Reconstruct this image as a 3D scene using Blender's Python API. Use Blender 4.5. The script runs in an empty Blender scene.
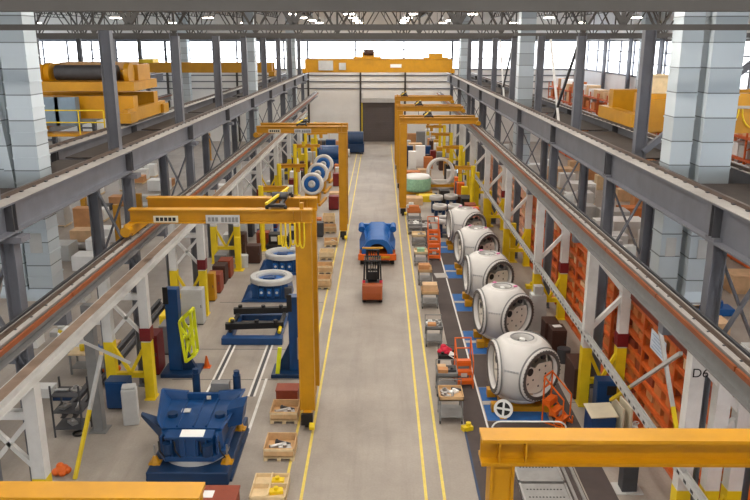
import bpy, math, random
from mathutils import Vector, Matrix, Euler
random.seed(7)
SC = bpy.context.scene
COL = SC.collection
PI = math.pi
V = Vector

# ---------------------------------------------------------------- camera
F = 762.0
CAMZ = 13.0
cam_d = bpy.data.cameras.new('camera')
cam_d.sensor_width = 36.0
cam_d.lens = F / 750.0 * 36.0
cam_d.clip_end = 400
cam = bpy.data.objects.new('camera', cam_d)
COL.objects.link(cam)
cam.location = (0, 0, CAMZ)
cam.rotation_euler = (math.radians(90 - 15.3), 0, math.radians(0.435))
SC.camera = cam
_R = cam.rotation_euler.to_matrix()

def P(u, v, z=0.0):
    """where the line of sight through pixel (u, v) meets height z"""
    d = _R @ V((u - 375.0, 250.0 - v, -F))
    t = (z - CAMZ) / d.z
    return V((d.x * t, d.y * t, z))

# ---------------------------------------------------------------- materials
def lin(c):
    return tuple(((x / 255.0) / 12.92) if x / 255.0 <= 0.04045 else (((x / 255.0) + 0.055) / 1.055) ** 2.4 for x in c)

MATS = {}
def mat(name, rgb, rough=0.5, metal=0.0, var=0.12, scale=3.0, bump=0.0, dirt=None, dirt_amt=0.35, coat=0.0):
    if name in MATS:
        return MATS[name]
    m = bpy.data.materials.new(name)
    m.use_nodes = True
    nt = m.node_tree
    n, l = nt.nodes, nt.links
    b = n['Principled BSDF']
    c = lin(rgb)
    tc = n.new('ShaderNodeTexCoord')
    nz = n.new('ShaderNodeTexNoise')
    nz.inputs['Scale'].default_value = scale
    nz.inputs['Detail'].default_value = 6
    nz.inputs['Roughness'].default_value = 0.6
    l.new(tc.outputs['Object'], nz.inputs['Vector'])
    r = n.new('ShaderNodeValToRGB')
    lo = [max(0, x * (1 - var)) for x in c]
    hi = [min(1, x * (1 + var)) for x in c]
    r.color_ramp.elements[0].position = 0.3
    r.color_ramp.elements[1].position = 0.7
    r.color_ramp.elements[0].color = (*lo, 1)
    r.color_ramp.elements[1].color = (*hi, 1)
    l.new(nz.outputs['Fac'], r.inputs['Fac'])
    out = r.outputs['Color']
    if dirt:
        n2 = n.new('ShaderNodeTexNoise')
        n2.inputs['Scale'].default_value = scale * 0.37
        n2.inputs['Detail'].default_value = 8
        n2.inputs['Roughness'].default_value = 0.7
        l.new(tc.outputs['Object'], n2.inputs['Vector'])
        r2 = n.new('ShaderNodeValToRGB')
        r2.color_ramp.elements[0].position = 0.48
        r2.color_ramp.elements[1].position = 0.75
        r2.color_ramp.elements[0].color = (0, 0, 0, 1)
        r2.color_ramp.elements[1].color = (dirt_amt,) * 3 + (1,)
        l.new(n2.outputs['Fac'], r2.inputs['Fac'])
        mx = n.new('ShaderNodeMix')
        mx.data_type = 'RGBA'
        l.new(r2.outputs['Color'], mx.inputs[0])
        l.new(out, mx.inputs[6])
        mx.inputs[7].default_value = (*lin(dirt), 1)
        out = mx.outputs[2]
    l.new(out, b.inputs['Base Color'])
    b.inputs['Roughness'].default_value = rough
    b.inputs['Metallic'].default_value = metal
    b.inputs['Coat Weight'].default_value = coat
    if bump:
        bp = n.new('ShaderNodeBump')
        bp.inputs['Strength'].default_value = bump
        bp.inputs['Distance'].default_value = 0.02
        l.new(nz.outputs['Fac'], bp.inputs['Height'])
        l.new(bp.outputs['Normal'], b.inputs['Normal'])
    MATS[name] = m
    return m

def emis(name, rgb, s):
    m = bpy.data.materials.new(name)
    m.use_nodes = True
    b = m.node_tree.nodes['Principled BSDF']
    b.inputs['Base Color'].default_value = (*lin(rgb), 1)
    b.inputs['Emission Color'].default_value = (*lin(rgb), 1)
    b.inputs['Emission Strength'].default_value = s
    return m

# ---------------------------------------------------------------- mesh builder
class MB:
    def __init__(s):
        s.v, s.f, s.sm = [], [], []
        s.M = None
    def _add(s, vs, fs, smooth=False):
        o = len(s.v)
        for p in vs:
            p = V(p)
            s.v.append(s.M @ p if s.M else p)
        for f in fs:
            s.f.append([i + o for i in f])
            s.sm.append(smooth)
        return s
    def bx(s, x0, x1, y0, y1, z0, z1):
        vs = [(x0,y0,z0),(x1,y0,z0),(x1,y1,z0),(x0,y1,z0),(x0,y0,z1),(x1,y0,z1),(x1,y1,z1),(x0,y1,z1)]
        return s._add(vs, [(0,3,2,1),(4,5,6,7),(0,1,5,4),(1,2,6,5),(2,3,7,6),(3,0,4,7)])
    def box(s, c, d, rz=0, rx=0, ry=0):
        e = Euler((rx, ry, rz)).to_matrix()
        h = V(d) / 2
        vs = []
        for z in (-1, 1):
            for x, y in ((-1,-1),(1,-1),(1,1),(-1,1)):
                vs.append(V(c) + e @ V((x*h.x, y*h.y, z*h.z)))
        return s._add(vs, [(0,3,2,1),(4,5,6,7),(0,1,5,4),(1,2,6,5),(2,3,7,6),(3,0,4,7)])
    def frame(s, p, q, up=(0,0,1)):
        p, q = V(p), V(q)
        d = (q - p).normalized()
        u = V(up)
        if abs(d.dot(u)) > 0.97:
            u = V((0, 1, 0)) if abs(d.y) < 0.9 else V((1, 0, 0))
        r = d.cross(u).normalized()
        u = r.cross(d).normalized()
        return p, q, r, u
    def sect(s, p, q, poly, up=(0,0,1), smooth=False):
        """sweep a closed 2-d section (right, up) from p to q"""
        p, q, r, u = s.frame(p, q, up)
        n = len(poly)
        vs = [p + r*a + u*b for a, b in poly] + [q + r*a + u*b for a, b in poly]
        fs = [(i, (i+1) % n, n + (i+1) % n, n + i) for i in range(n)]
        fs += [tuple(range(n))[::-1], tuple(range(n, 2*n))]
        return s._add(vs, fs, smooth)
    def bar(s, p, q, w, h=None, up=(0,0,1)):
        h = h or w
        return s.sect(p, q, [(-w/2,-h/2),(w/2,-h/2),(w/2,h/2),(-w/2,h/2)], up)
    def ib(s, p, q, w, h, tf=0.03, tw=0.02, up=(0,0,1)):
        """I-section whose top is h/2 above the line p-q"""
        a, b, c = w/2, h/2, tw/2
        s.sect(p, q, [(-a,-b),(a,-b),(a,-b+tf),(-a,-b+tf)], up)
        s.sect(p, q, [(-a,b-tf),(a,b-tf),(a,b),(-a,b)], up)
        return s.sect(p, q, [(-c,-b+tf),(c,-b+tf),(c,b-tf),(-c,b-tf)], up)
    def cyl(s, p, q, r, n=12, r2=None, smooth=True):
        r2 = r if r2 is None else r2
        p, q, a, b = s.frame(p, q)
        vs = []
        for c, rr in ((p, r), (q, r2)):
            for i in range(n):
                t = 2*PI*i/n
                vs.append(c + a*math.cos(t)*rr + b*math.sin(t)*rr)
        s._add(vs, [(i, (i+1) % n, n+(i+1) % n, n+i) for i in range(n)], smooth)
        return s._add(vs, [tuple(range(n))[::-1], tuple(range(n, 2*n))])
    def lathe(s, prof, c=(0,0,0), axis=(0,0,1), n=32, smooth=True, close=False):
        """prof: (radius, height along axis)"""
        ax = V(axis).normalized()
        t = V((0,0,1)) if abs(ax.z) < 0.9 else V((1,0,0))
        a = ax.cross(t).normalized()
        b = ax.cross(a).normalized()
        c = V(c)
        m = len(prof)
        vs = []
        for r, h in prof:
            for i in range(n):
                w = 2*PI*i/n
                vs.append(c + ax*h + a*(math.cos(w)*r) + b*(math.sin(w)*r))
        fs = []
        for k in range(m if close else m-1):
            k2 = (k+1) % m
            for i in range(n):
                j = (i+1) % n
                fs.append((k*n+i, k*n+j, k2*n+j, k2*n+i))
        return s._add(vs, fs, smooth)
    def ring(s, c, axis, ri, ro, t, n=40):
        return s.lathe([(ri, -t/2), (ro, -t/2), (ro, t/2), (ri, t/2)], c, axis, n, False, True)
    def disc(s, c, axis, r, t, n=32):
        ax = V(axis).normalized()
        return s.cyl(V(c)-ax*t/2, V(c)+ax*t/2, r, n, smooth=False)
    def tube(s, pts, r, n=6):
        for i in range(len(pts)-1):
            s.cyl(pts[i], pts[i+1], r, n)
        return s
    def prism(s, poly, d0, d1, plane='xz'):
        """extrude polygon: plane 'xz' along y, 'yz' along x, 'xy' along z"""
        def pt(a, b, d):
            return {'xz': (a, d, b), 'yz': (d, a, b), 'xy': (a, b, d)}[plane]
        n = len(poly)
        vs = [pt(a, b, d0) for a, b in poly] + [pt(a, b, d1) for a, b in poly]
        fs = [(i, (i+1) % n, n+(i+1) % n, n+i) for i in range(n)]
        fs += [tuple(range(n))[::-1], tuple(range(n, 2*n))]
        return s._add(vs, fs)
    def sphere(s, c, r, sz=1.0, n=16, m=10):
        prof = [(max(1e-4, r*math.sin(PI*i/m)), -r*math.cos(PI*i/m)*sz) for i in range(m+1)]
        return s.lathe(prof, c, (0,0,1), n, True)
    def hull4(s, a, b):
        """loft between two 4-point loops"""
        vs = [V(x) for x in a] + [V(x) for x in b]
        return s._add(vs, [(0,1,5,4),(1,2,6,5),(2,3,7,6),(3,0,4,7),(3,2,1,0),(4,5,6,7)])
    def build(s, name, m, parent=None, bevel=0.0):
        me = bpy.data.meshes.new(name)
        me.from_pydata([tuple(p) for p in s.v], [], s.f)
        me.polygons.foreach_set('use_smooth', s.sm)
        me.materials.append(m)
        me.validate()
        import bmesh
        bm = bmesh.new()
        bm.from_mesh(me)
        bmesh.ops.recalc_face_normals(bm, faces=bm.faces)
        bm.to_mesh(me)
        bm.free()
        o = bpy.data.objects.new(name, me)
        COL.objects.link(o)
        if parent is not None:
            o.parent = parent
        if bevel:
            md = o.modifiers.new('bevel', 'BEVEL')
            md.width = bevel
            md.segments = 2
            md.limit_method = 'ANGLE'
        return o

# ---------------------------------------------------------------- things
SEEN = {}
def tag(o, label, cat, group=None, kind=None):
    if label:
        if label in SEEN and not group:
            print('DUPLICATE LABEL', label)
        SEEN[label] = 1
        nw = len(label.split())
        if nw < 4 or nw > 16:
            print('LABEL LENGTH', nw, label)
        o['label'] = label
        o['category'] = cat
    if group:
        o['group'] = group
    if kind:
        o['kind'] = kind
    return o

def thing(name, label, cat, loc=(0,0,0), rz=0.0, group=None, kind=None):
    o = bpy.data.objects.new(name, None)
    o.empty_display_size = 0.2
    COL.objects.link(o)
    o.location = loc
    o.rotation_euler = (0, 0, rz)
    return tag(o, label, cat, group, kind)

def single(name, mb, m, label, cat, loc=(0,0,0), rz=0.0, group=None, bevel=0.0):
    o = mb.build(name, m, None, bevel)
    o.location = loc
    o.rotation_euler = (0, 0, rz)
    return tag(o, label, cat, group)

def struct(name, mb, m, parent=None):
    o = mb.build(name, m, parent)
    o['kind'] = 'structure'
    return o

KIDS = None
def kids(o):
    return [c for c in bpy.data.objects if c.parent is o]

def dup(root, loc, rz=None, label=None, group=None, scale=None):
    def cp(o, par):
        c = o.copy()
        COL.objects.link(c)
        if par is not None:
            c.parent = par
        for k in kids(o):
            cp(k, c)
        return c
    r = cp(root, None)
    r.location = loc
    if rz is not None:
        r.rotation_euler = (0, 0, rz)
    if scale:
        r.scale = scale
    if label:
        r['label'] = label
        if label in SEEN and not (group or r.get('group')):
            print('DUPLICATE LABEL', label)
        SEEN[label] = 1
    if group:
        r['group'] = group
    return r

ORD = ['nearest', 'second nearest', 'third nearest', 'fourth nearest', 'fifth nearest', 'sixth nearest', 'seventh nearest',
       'eighth nearest', 'ninth nearest', 'tenth nearest', 'eleventh nearest', 'twelfth nearest']
NTH = ['first', 'second', 'third', 'fourth', 'fifth', 'sixth', 'seventh', 'eighth', 'ninth', 'tenth', 'eleventh', 'twelfth',
       'thirteenth', 'fourteenth', 'fifteenth', 'sixteenth', 'seventeenth', 'eighteenth', 'nineteenth', 'twentieth']

# ---------------------------------------------------------------- palette
YEL = mat('crane_yellow', (194, 138, 4), 0.45, var=0.1, scale=1.5, dirt=(140, 95, 20), dirt_amt=0.4)
SAFE = mat('safety_yellow', (228, 198, 20), 0.5, var=0.08, scale=2, dirt=(150, 125, 40), dirt_amt=0.35)
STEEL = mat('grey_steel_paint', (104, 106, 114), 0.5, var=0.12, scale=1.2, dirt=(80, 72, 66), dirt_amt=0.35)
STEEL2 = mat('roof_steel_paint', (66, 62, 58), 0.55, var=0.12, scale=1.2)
RAILM = mat('worn_rail_steel', (86, 70, 60), 0.45, 0.3, var=0.2, scale=2)
FLANGE = mat('pale_flange_paint', (168, 164, 160), 0.5, var=0.12, scale=2, dirt=(110, 92, 78), dirt_amt=0.4)
WALK = mat('dark_walkway_plate', (58, 50, 46), 0.8, var=0.2, scale=3)
ORANGEBAR = mat('orange_conductor', (138, 74, 38), 0.5, var=0.15, scale=2)
WHITE = mat('tower_white_paint', (212, 211, 208), 0.5, var=0.06, scale=2, dirt=(150, 143, 135), dirt_amt=0.35)
BROWNTOP = mat('dusty_brown_top', (160, 136, 118), 0.8, var=0.2, scale=2)
HUBW = mat('hub_white_gelcoat', (212, 209, 206), 0.35, var=0.04, scale=1.2, coat=0.25)
HUBPL = mat('hub_inner_plate', (228, 219, 206), 0.5, var=0.06)
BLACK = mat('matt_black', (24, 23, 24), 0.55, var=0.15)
DGREY = mat('dark_grey_paint', (62, 62, 66), 0.55, var=0.15)
MGREY = mat('mid_grey_paint', (126, 126, 126), 0.5, var=0.1)
LGREY = mat('light_grey_paint', (188, 188, 186), 0.5, var=0.07)
SILVER = mat('bare_metal', (172, 170, 168), 0.35, 0.7, var=0.15)
def duct_metal():
    """galvanised sheet in short lengths: dark joint lines and a slightly different tone per length"""
    m = bpy.data.materials.new('galvanised_duct')
    m.use_nodes = True
    n, l = m.node_tree.nodes, m.node_tree.links
    b = n['Principled BSDF']
    tc = n.new('ShaderNodeTexCoord')
    sp = n.new('ShaderNodeSeparateXYZ')
    l.new(tc.outputs['Object'], sp.inputs[0])
    dv = n.new('ShaderNodeMath'); dv.operation = 'DIVIDE'; dv.inputs[1].default_value = 0.72
    l.new(sp.outputs['Z'], dv.inputs[0])
    fl = n.new('ShaderNodeMath'); fl.operation = 'FLOOR'
    l.new(dv.outputs[0], fl.inputs[0])
    wn = n.new('ShaderNodeTexWhiteNoise'); wn.noise_dimensions = '1D'
    l.new(fl.outputs[0], wn.inputs['W'])
    r = n.new('ShaderNodeValToRGB')
    r.color_ramp.elements[0].color = (*lin((166, 176, 182)), 1)
    r.color_ramp.elements[1].color = (*lin((200, 210, 216)), 1)
    l.new(wn.outputs['Value'], r.inputs['Fac'])
    fr = n.new('ShaderNodeMath'); fr.operation = 'FRACT'
    l.new(dv.outputs[0], fr.inputs[0])
    lt = n.new('ShaderNodeMath'); lt.operation = 'LESS_THAN'; lt.inputs[1].default_value = 0.045
    l.new(fr.outputs[0], lt.inputs[0])
    mx = n.new('ShaderNodeMix'); mx.data_type = 'RGBA'
    l.new(lt.outputs[0], mx.inputs[0])
    l.new(r.outputs['Color'], mx.inputs[6])
    mx.inputs[7].default_value = (*lin((112, 118, 122)), 1)
    nz = n.new('ShaderNodeTexNoise'); nz.inputs['Scale'].default_value = 2.5
    l.new(tc.outputs['Object'], nz.inputs['Vector'])
    mr = n.new('ShaderNodeMapRange'); mr.inputs[3].default_value = 0.35; mr.inputs[4].default_value = 0.55
    l.new(nz.outputs['Fac'], mr.inputs[0])
    l.new(mr.outputs[0], b.inputs['Roughness'])
    l.new(mx.outputs[2], b.inputs['Base Color'])
    b.inputs['Metallic'].default_value = 0.3
    return m
GALV = duct_metal()
BLUE = mat('machine_blue', (8, 62, 114), 0.4, var=0.12, scale=2, coat=0.15)
LBLUE = mat('pedestal_blue', (16, 88, 158), 0.45, var=0.1)
DBLUE = mat('deep_blue', (8, 46, 84), 0.45, var=0.12)
MATBLUE = mat('floor_blue', (28, 92, 158), 0.7, var=0.12, dirt=(60, 70, 90), dirt_amt=0.3)
RACKO = mat('rack_orange', (200, 92, 30), 0.5, var=0.12, dirt=(130, 50, 20), dirt_amt=0.3)
ORANGE = mat('bright_orange', (218, 98, 16), 0.5, var=0.08)
RUST = mat('red_brown_paint', (140, 62, 38), 0.55, var=0.12)
DRED = mat('dark_red_paint', (112, 18, 22), 0.5, var=0.1)
BROWN = mat('dark_brown_panel', (66, 38, 28), 0.55, var=0.15)
TAN = mat('plywood_tan', (206, 168, 122), 0.7, var=0.14, scale=4)
PALE = mat('pale_timber', (222, 198, 156), 0.7, var=0.12, scale=4)
CARD = mat('cardboard', (196, 142, 94), 0.8, var=0.14, scale=2)
CARD2 = mat('cardboard_orange', (196, 116, 60), 0.8, var=0.14, scale=2)
CARD3 = mat('cardboard_pale', (214, 178, 138), 0.8, var=0.14, scale=2)
RUBBER = mat('rubber', (30, 29, 30), 0.8, var=0.1)
DMAT = mat('dark_floor_mat', (72, 62, 60), 0.85, var=0.12, scale=1.5, dirt=(94, 84, 78), dirt_amt=0.5)
CREAM = mat('cream_laminate', (216, 208, 184), 0.5, var=0.06)
PAPER = mat('white_paper', (236, 236, 234), 0.6, var=0.03)
GREEN = mat('green_film', (150, 196, 168), 0.4, var=0.2, scale=5)
PINK = mat('pink_plastic', (232, 128, 178), 0.5, var=0.08)
RED = mat('red_cloth', (206, 30, 62), 0.7, var=0.12)
LINEY = mat('painted_line_yellow', (226, 202, 96), 0.6, var=0.1, scale=4)
LINEW = mat('painted_line_white', (222, 220, 216), 0.6, var=0.08, scale=4)
SCREEN = emis('lit_screen', (190, 225, 255), 1.2)

PLACED = []          # footprints already taken on the floor: x0, x1, y0, y1
def take(x, y, w, d):
    PLACED.append((x-w/2, x+w/2, y-d/2, y+d/2))
def free(p, w, d, step=0.12):
    """slide a footprint away from the camera until it stands clear of its neighbours"""
    p = V(p)
    for k in range(110):
        a = (p.x-w/2-0.14, p.x+w/2+0.14, p.y-d/2-0.14, p.y+d/2+0.14)
        if not any(a[0] < b[1] and a[1] > b[0] and a[2] < b[3] and a[3] > b[2] for b in PLACED):
            break
        p.y += step
    take(p.x, p.y, w, d)
    return p
# ================================================================ floor
def floor_material():
    m = bpy.data.materials.new('concrete_floor')
    m.use_nodes = True
    nt = m.node_tree
    n, l = nt.nodes, nt.links
    b = n['Principled BSDF']
    tc = n.new('ShaderNodeTexCoord')
    def noise(scale, det, stretch=(1, 1, 1)):
        mp = n.new('ShaderNodeMapping')
        mp.inputs['Scale'].default_value = stretch
        l.new(tc.outputs['Object'], mp.inputs['Vector'])
        k = n.new('ShaderNodeTexNoise')
        k.inputs['Scale'].default_value = scale
        k.inputs['Detail'].default_value = det
        k.inputs['Roughness'].default_value = 0.65
        l.new(mp.outputs['Vector'], k.inputs['Vector'])
        return k
    a = noise(0.35, 8)
    r = n.new('ShaderNodeValToRGB')
    r.color_ramp.elements[0].position = 0.3
    r.color_ramp.elements[1].position = 0.72
    r.color_ramp.elements[0].color = (*lin((143, 134, 125)), 1)
    r.color_ramp.elements[1].color = (*lin((170, 161, 151)), 1)
    l.new(a.outputs['Fac'], r.inputs['Fac'])
    t = noise(1.0, 7, (1.6, 0.12, 1))
    r2 = n.new('ShaderNodeValToRGB')
    r2.color_ramp.elements[0].position = 0.5
    r2.color_ramp.elements[1].position = 0.78
    r2.color_ramp.elements[0].color = (0, 0, 0, 1)
    r2.color_ramp.elements[1].color = (0.4, 0.4, 0.4, 1)
    l.new(t.outputs['Fac'], r2.inputs['Fac'])
    mx = n.new('ShaderNodeMix')
    mx.data_type = 'RGBA'
    l.new(r2.outputs['Color'], mx.inputs[0])
    l.new(r.outputs['Color'], mx.inputs[6])
    mx.inputs[7].default_value = (*lin((112, 101, 93)), 1)
    g = noise(14, 5)
    mx2 = n.new('ShaderNodeMix')
    mx2.data_type = 'RGBA'
    mx2.blend_type = 'OVERLAY'
    mx2.inputs[0].default_value = 0.18
    l.new(mx.outputs[2], mx2.inputs[6])
    l.new(g.outputs['Fac'], mx2.inputs[7])
    l.new(mx2.outputs[2], b.inputs['Base Color'])
    b.inputs['Roughness'].default_value = 0.5
    b.inputs['Specular IOR Level'].default_value = 0.35
    return m
CONC = floor_material()
Y0, Y1 = -14.0, 103.0
XL, XR = -47.5, 26.5
struct('floor', MB().bx(XL-0.3, XR+0.3, Y0-0.3, Y1+0.3, -0.3, 0.0), CONC)

_t = [0]
def trim(mb, m):
    _t[0] += 1
    return struct('trim_%d' % _t[0], mb, m)
# painted aisle lines (pairs that the gantry legs run between)
for x in (-2.87, -2.33, 1.36, 1.90):
    trim(MB().bx(x-0.045, x+0.045, 4, 100, 0.0, 0.004), LINEY)
trim(MB().bx(-4.60, -4.50, 23.6, 28.0, 0.0, 0.004), LINEW)
trim(MB().bx(3.72, 3.78, 17, 50, 0.011, 0.014), LINEW)
for x in (-6.55, -4.9):
    for dx in (-0.11, 0.11):
        trim(MB().bx(x+dx-0.04, x+dx+0.04, 26.4, 32.2, 0.0, 0.01), LINEW)
    trim(MB().bx(x-0.06, x+0.06, 26.4, 32.2, 0.0, 0.004), DGREY)
for y in (27.9, 31.0, 37.2, 46.4):
    trim(MB().bx(-8.3, -2.95, y-0.02, y+0.02, 0.0, 0.003), DGREY)
for y in (26, 33, 40):
    trim(MB().bx(7.05, 7.6, y-0.015, y+0.015, 0.0, 0.003), DGREY)
# rubber floor strips on the right work line
def matstrip(x0, x1, y0, y1, m, label, z=0.01):
    single('floor_mat', MB().bx(x0, x1, y0, y1, 0.0, z), m, label, 'mat')
matstrip(2.97, 3.72, 16.0, 56.0, DMAT, 'long dark rubber mat beside the carts along the right aisle line')
matstrip(6.15, 7.02, 13.0, 52.0, DMAT, 'long dark rubber mat behind the white hubs')
single('floor_edging', MB().bx(2.9, 2.97, 16.0, 24.0, 0.0, 0.03), DBLUE, 'narrow dark blue edging on the near dark mat', 'edging')

# ================================================================ walls
WALLW = mat('wall_panel_white', (232, 231, 228), 0.65, var=0.04, scale=0.6)
WALLG = mat('wall_panel_grey', (222, 225, 228), 0.65, var=0.05, scale=0.6)
ROOFM = mat('roof_deck', (205, 203, 200), 0.8, var=0.08, scale=0.6)
SILL_Z, HEAD_Z, TOP_Z = 9.5, 13.05, 17.0
def glass():
    m = bpy.data.materials.new('translucent_glazing')
    m.use_nodes = True
    n, l = m.node_tree.nodes, m.node_tree.links
    n.remove(n['Principled BSDF'])
    t = n.new('ShaderNodeBsdfTransparent')
    d = n.new('ShaderNodeBsdfTranslucent')
    g = n.new('ShaderNodeBsdfGlossy')
    g.inputs['Roughness'].default_value = 0.2
    d.inputs['Color'].default_value = (0.95, 0.97, 1, 1)
    a = n.new('ShaderNodeMixShader')
    a.inputs[0].default_value = 0.35
    l.new(t.outputs[0], a.inputs[1]); l.new(d.outputs[0], a.inputs[2])
    c = n.new('ShaderNodeMixShader')
    c.inputs[0].default_value = 0.05
    l.new(a.outputs[0], c.inputs[1]); l.new(g.outputs[0], c.inputs[2])
    l.new(c.outputs[0], n['Material Output'].inputs['Surface'])
    return m
GLASS = glass()

w = MB().bx(XL, -2.45, Y1, Y1+0.25, 0, SILL_Z).bx(1.95, XR, Y1, Y1+0.25, 0, SILL_Z).bx(-2.45, 1.95, Y1, Y1+0.25, 5.2, SILL_Z)
w.bx(XL, XR, Y1, Y1+0.25, HEAD_Z, TOP_Z)
wf = struct('wall_far', w, WALLW)
g = MB()
for z in (7.0, 7.9, 8.7):
    g.bx(XL, XR, Y1-0.16, Y1, z-0.07, z+0.07)
struct('girt', g, STEEL, wf)
g = MB()
for x in (-28.2, -19, -9.6, -2.7, 3.2, 9.35, 18):
    g.bx(x-0.12, x+0.12, Y1-0.25, Y1, 0.0, SILL_Z)
struct('wall_post', g, STEEL2, wf)
d = MB().bx(-2.45, 1.95, Y1-0.02, Y1+0.1, 0, 5.2)
for k in range(17):
    d.bx(-2.4, 1.9, Y1-0.05, Y1-0.02, 0.05+k*0.3, 0.28+k*0.3)
dr = struct('door_1', d, mat('roller_door_grey', (92, 84, 82), 0.6, var=0.06))
struct('door_housing', MB().bx(-2.6, 2.1, Y1-0.5, Y1-0.05, 5.2, 5.75), LGREY, dr)
struct('door_jamb', MB().bx(-2.65, -2.45, Y1-0.2, Y1, 0, 5.2), SAFE, dr)
struct('door_jamb', MB().bx(1.95, 2.15, Y1-0.2, Y1, 0, 5.2), SAFE, dr)

def window(n, a, b, axis, pos, mull):
    """glazed band between a and b; axis 'x' lies in an end wall, 'y' in a side wall"""
    def bx(mb, s0, s1, z0, z1, t0, t1):
        if axis == 'x':
            return mb.bx(s0, s1, pos+t0, pos+t1, z0, z1)
        return mb.bx(pos+t0, pos+t1, s0, s1, z0, z1)
    pane = bx(MB(), a, b, SILL_Z, HEAD_Z, 0.1, 0.12)
    o = struct('window_%d' % n, pane, GLASS)
    f = MB()
    k = a
    while k <= b + 0.01:
        bx(f, k-0.1, k+0.1, SILL_Z, HEAD_Z, -0.08, 0.1)
        k += mull
    for z in (10.85, 11.95):
        bx(f, a, b, z-0.06, z+0.06, -0.04, 0.09)
    bx(f, a, b, SILL_Z-0.1, SILL_Z+0.08, -0.1, 0.12)
    bx(f, a, b, HEAD_Z-0.05, HEAD_Z+0.15, -0.1, 0.12)
    struct('window_frame', f, STEEL, o)
    return o
window(1, -9.6, 9.35, 'x', Y1, 6.3)
window(2, -28.2, -9.6, 'x', Y1, 3.1)
window(3, XL, -28.2, 'x', Y1, 3.2)
window(4, 9.35, XR, 'x', Y1, 5.7)
window(5, Y0, Y1, 'y', XR, 4.6)
window(6, Y0, Y1, 'y', XL-0.2, 4.6)
window(7, XL, XR, 'x', Y0-0.2, 6.2)
struct('wall_right', MB().bx(XR, XR+0.25, Y0, Y1, 0, SILL_Z).bx(XR, XR+0.25, Y0, Y1, HEAD_Z, TOP_Z), WALLG)
struct('wall_left', MB().bx(XL-0.25, XL, Y0, Y1, 0, SILL_Z).bx(XL-0.25, XL, Y0, Y1, HEAD_Z, TOP_Z), WALLG)
struct('wall_near', MB().bx(XL, XR, Y0-0.25, Y0, 0, SILL_Z).bx(XL, XR, Y0-0.25, Y0, HEAD_Z, TOP_Z), WALLG)
struct('ceiling', MB().bx(XL-0.3, XR+0.3, Y0-0.3, Y1+0.3, TOP_Z, TOP_Z+0.25), ROOFM)

trim(MB().bx(XL, XR, Y1-0.45, Y1-0.2, 13.12, 13.75), mat('eave_beam_blue_grey', (96, 106, 120), 0.5))
# ================================================================ roof steel
COLY = [9.1 + 9.2*k for k in range(11)]          # frame lines
LAMPLIT = mat('lamplit_truss_beige', (228, 218, 204), 0.55, var=0.1)  # beige meant to paint lamp light on the second truss; truss() leaves it unused
def truss(y, x0, x1, n, z0=13.25, m=STEEL2, th=0.09):
    o = thing('roof_truss', None, None, (0, y, 0), kind='structure')
    zt = 16.5
    b = MB().bx(x0, x1, -0.14, 0.14, z0, z0+0.13)
    struct('bottom_chord', b, STEEL2, o)
    struct('top_chord', MB().bx(x0, x1, -0.12, 0.12, zt, zt+0.16), STEEL2, o)
    wb = MB()
    st = (x1-x0)/n
    for k in range(n):
        a, c = x0+k*st, x0+(k+1)*st
        m_ = (a+c)/2
        wb.bar((a, 0, z0+0.1), (m_, 0, zt), 0.1, 0.1)
        wb.bar((m_, 0, zt), (c, 0, z0+0.1), 0.1, 0.1)
        wb.bar((a, 0, z0+0.1), (a, 0, zt), 0.09, 0.09)
    struct('web', wb, STEEL2, o)
    return o
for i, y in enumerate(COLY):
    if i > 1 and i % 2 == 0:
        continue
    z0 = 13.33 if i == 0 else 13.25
    pm = LAMPLIT if i == 1 else (mat('near_truss_dark', (46, 42, 38), 0.55) if i == 0 else STEEL2)
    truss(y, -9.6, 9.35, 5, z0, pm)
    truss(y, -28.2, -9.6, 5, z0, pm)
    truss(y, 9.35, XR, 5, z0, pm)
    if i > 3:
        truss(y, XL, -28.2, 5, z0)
x = -45.6
while x < XR:
    jb = MB()
    jb.bx(x-0.06, x+0.06, 5, Y1, 16.6, 16.72)
    jb.bx(x-0.05, x+0.05, 5, Y1, 15.9, 15.98)
    y = 5.0
    while y < Y1-1:
        jb.bar((x, y, 15.94), (x, y+0.75, 16.65), 0.05)
        jb.bar((x, y+0.75, 16.65), (x, y+1.5, 15.94), 0.05)
        y += 1.5
    struct('roof_joist', jb, STEEL2)
    x += 4.6

# ================================================================ columns
XLI, XLO, XLC = -9.25, -10.55, -9.6
XRI, XRO, XRC = 8.35, 9.85, 9.3
def stepped_column(xi, xo, xc, y):
    o = thing('column', None, None, (0, y, 0), kind='structure')
    take((xi+xo)/2, y, abs(xi-xo)+0.6, 0.6)
    for nm, x in (('inner_post', xi), ('outer_post', xo)):
        struct(nm, MB().ib((x, 0, 0.03), (x, 0, 8.3), 0.34, 0.36, 0.03, 0.02, up=(1, 0, 0)), STEEL, o)
        struct('base_plate', MB().bx(x-0.19, x+0.19, -0.28, 0.28, 0, 0.05), STEEL, o)
    far = xo + (1.75 if xo > xi else -1.75) * (1 if abs(xi) < 20 else 0)
    struct('cap_plate', MB().bx(min(xi, far)-0.22, max(xi, far)+(0.42 if xi < 0 else 0.22), -0.25, 0.25, 8.2, 8.35), STEEL, o)
    struct('upper_post', MB().ib((xc, 0, 8.42), (xc, 0, 13.4), 0.34, 0.40, 0.03, 0.025, up=(1, 0, 0)), STEEL, o)
    lc = MB()
    z = 5.0
    while z < 8.0:
        z2 = min(z+3.1, 8.15)
        lc.bar((xi, -0.06, z), (xo, -0.06, z2), 0.16, 0.05)
        lc.bar((xo, 0.06, z), (xi, 0.06, z2), 0.16, 0.05)
        lc.bx(min(xi, xo), max(xi, xo), -0.07, 0.07, z-0.08, z+0.08)
        z = z2 if z2 < 8.1 else 9
    struct('lacing', lc, STEEL, o)
    return o
for y in COLY[:10]:
    stepped_column(XLI, XLO, XLC, y)
    stepped_column(XRI, XRO, XRC, y)
for y in COLY[3:10]:
    stepped_column(-27.5, -28.9, -28.2, y)
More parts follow.
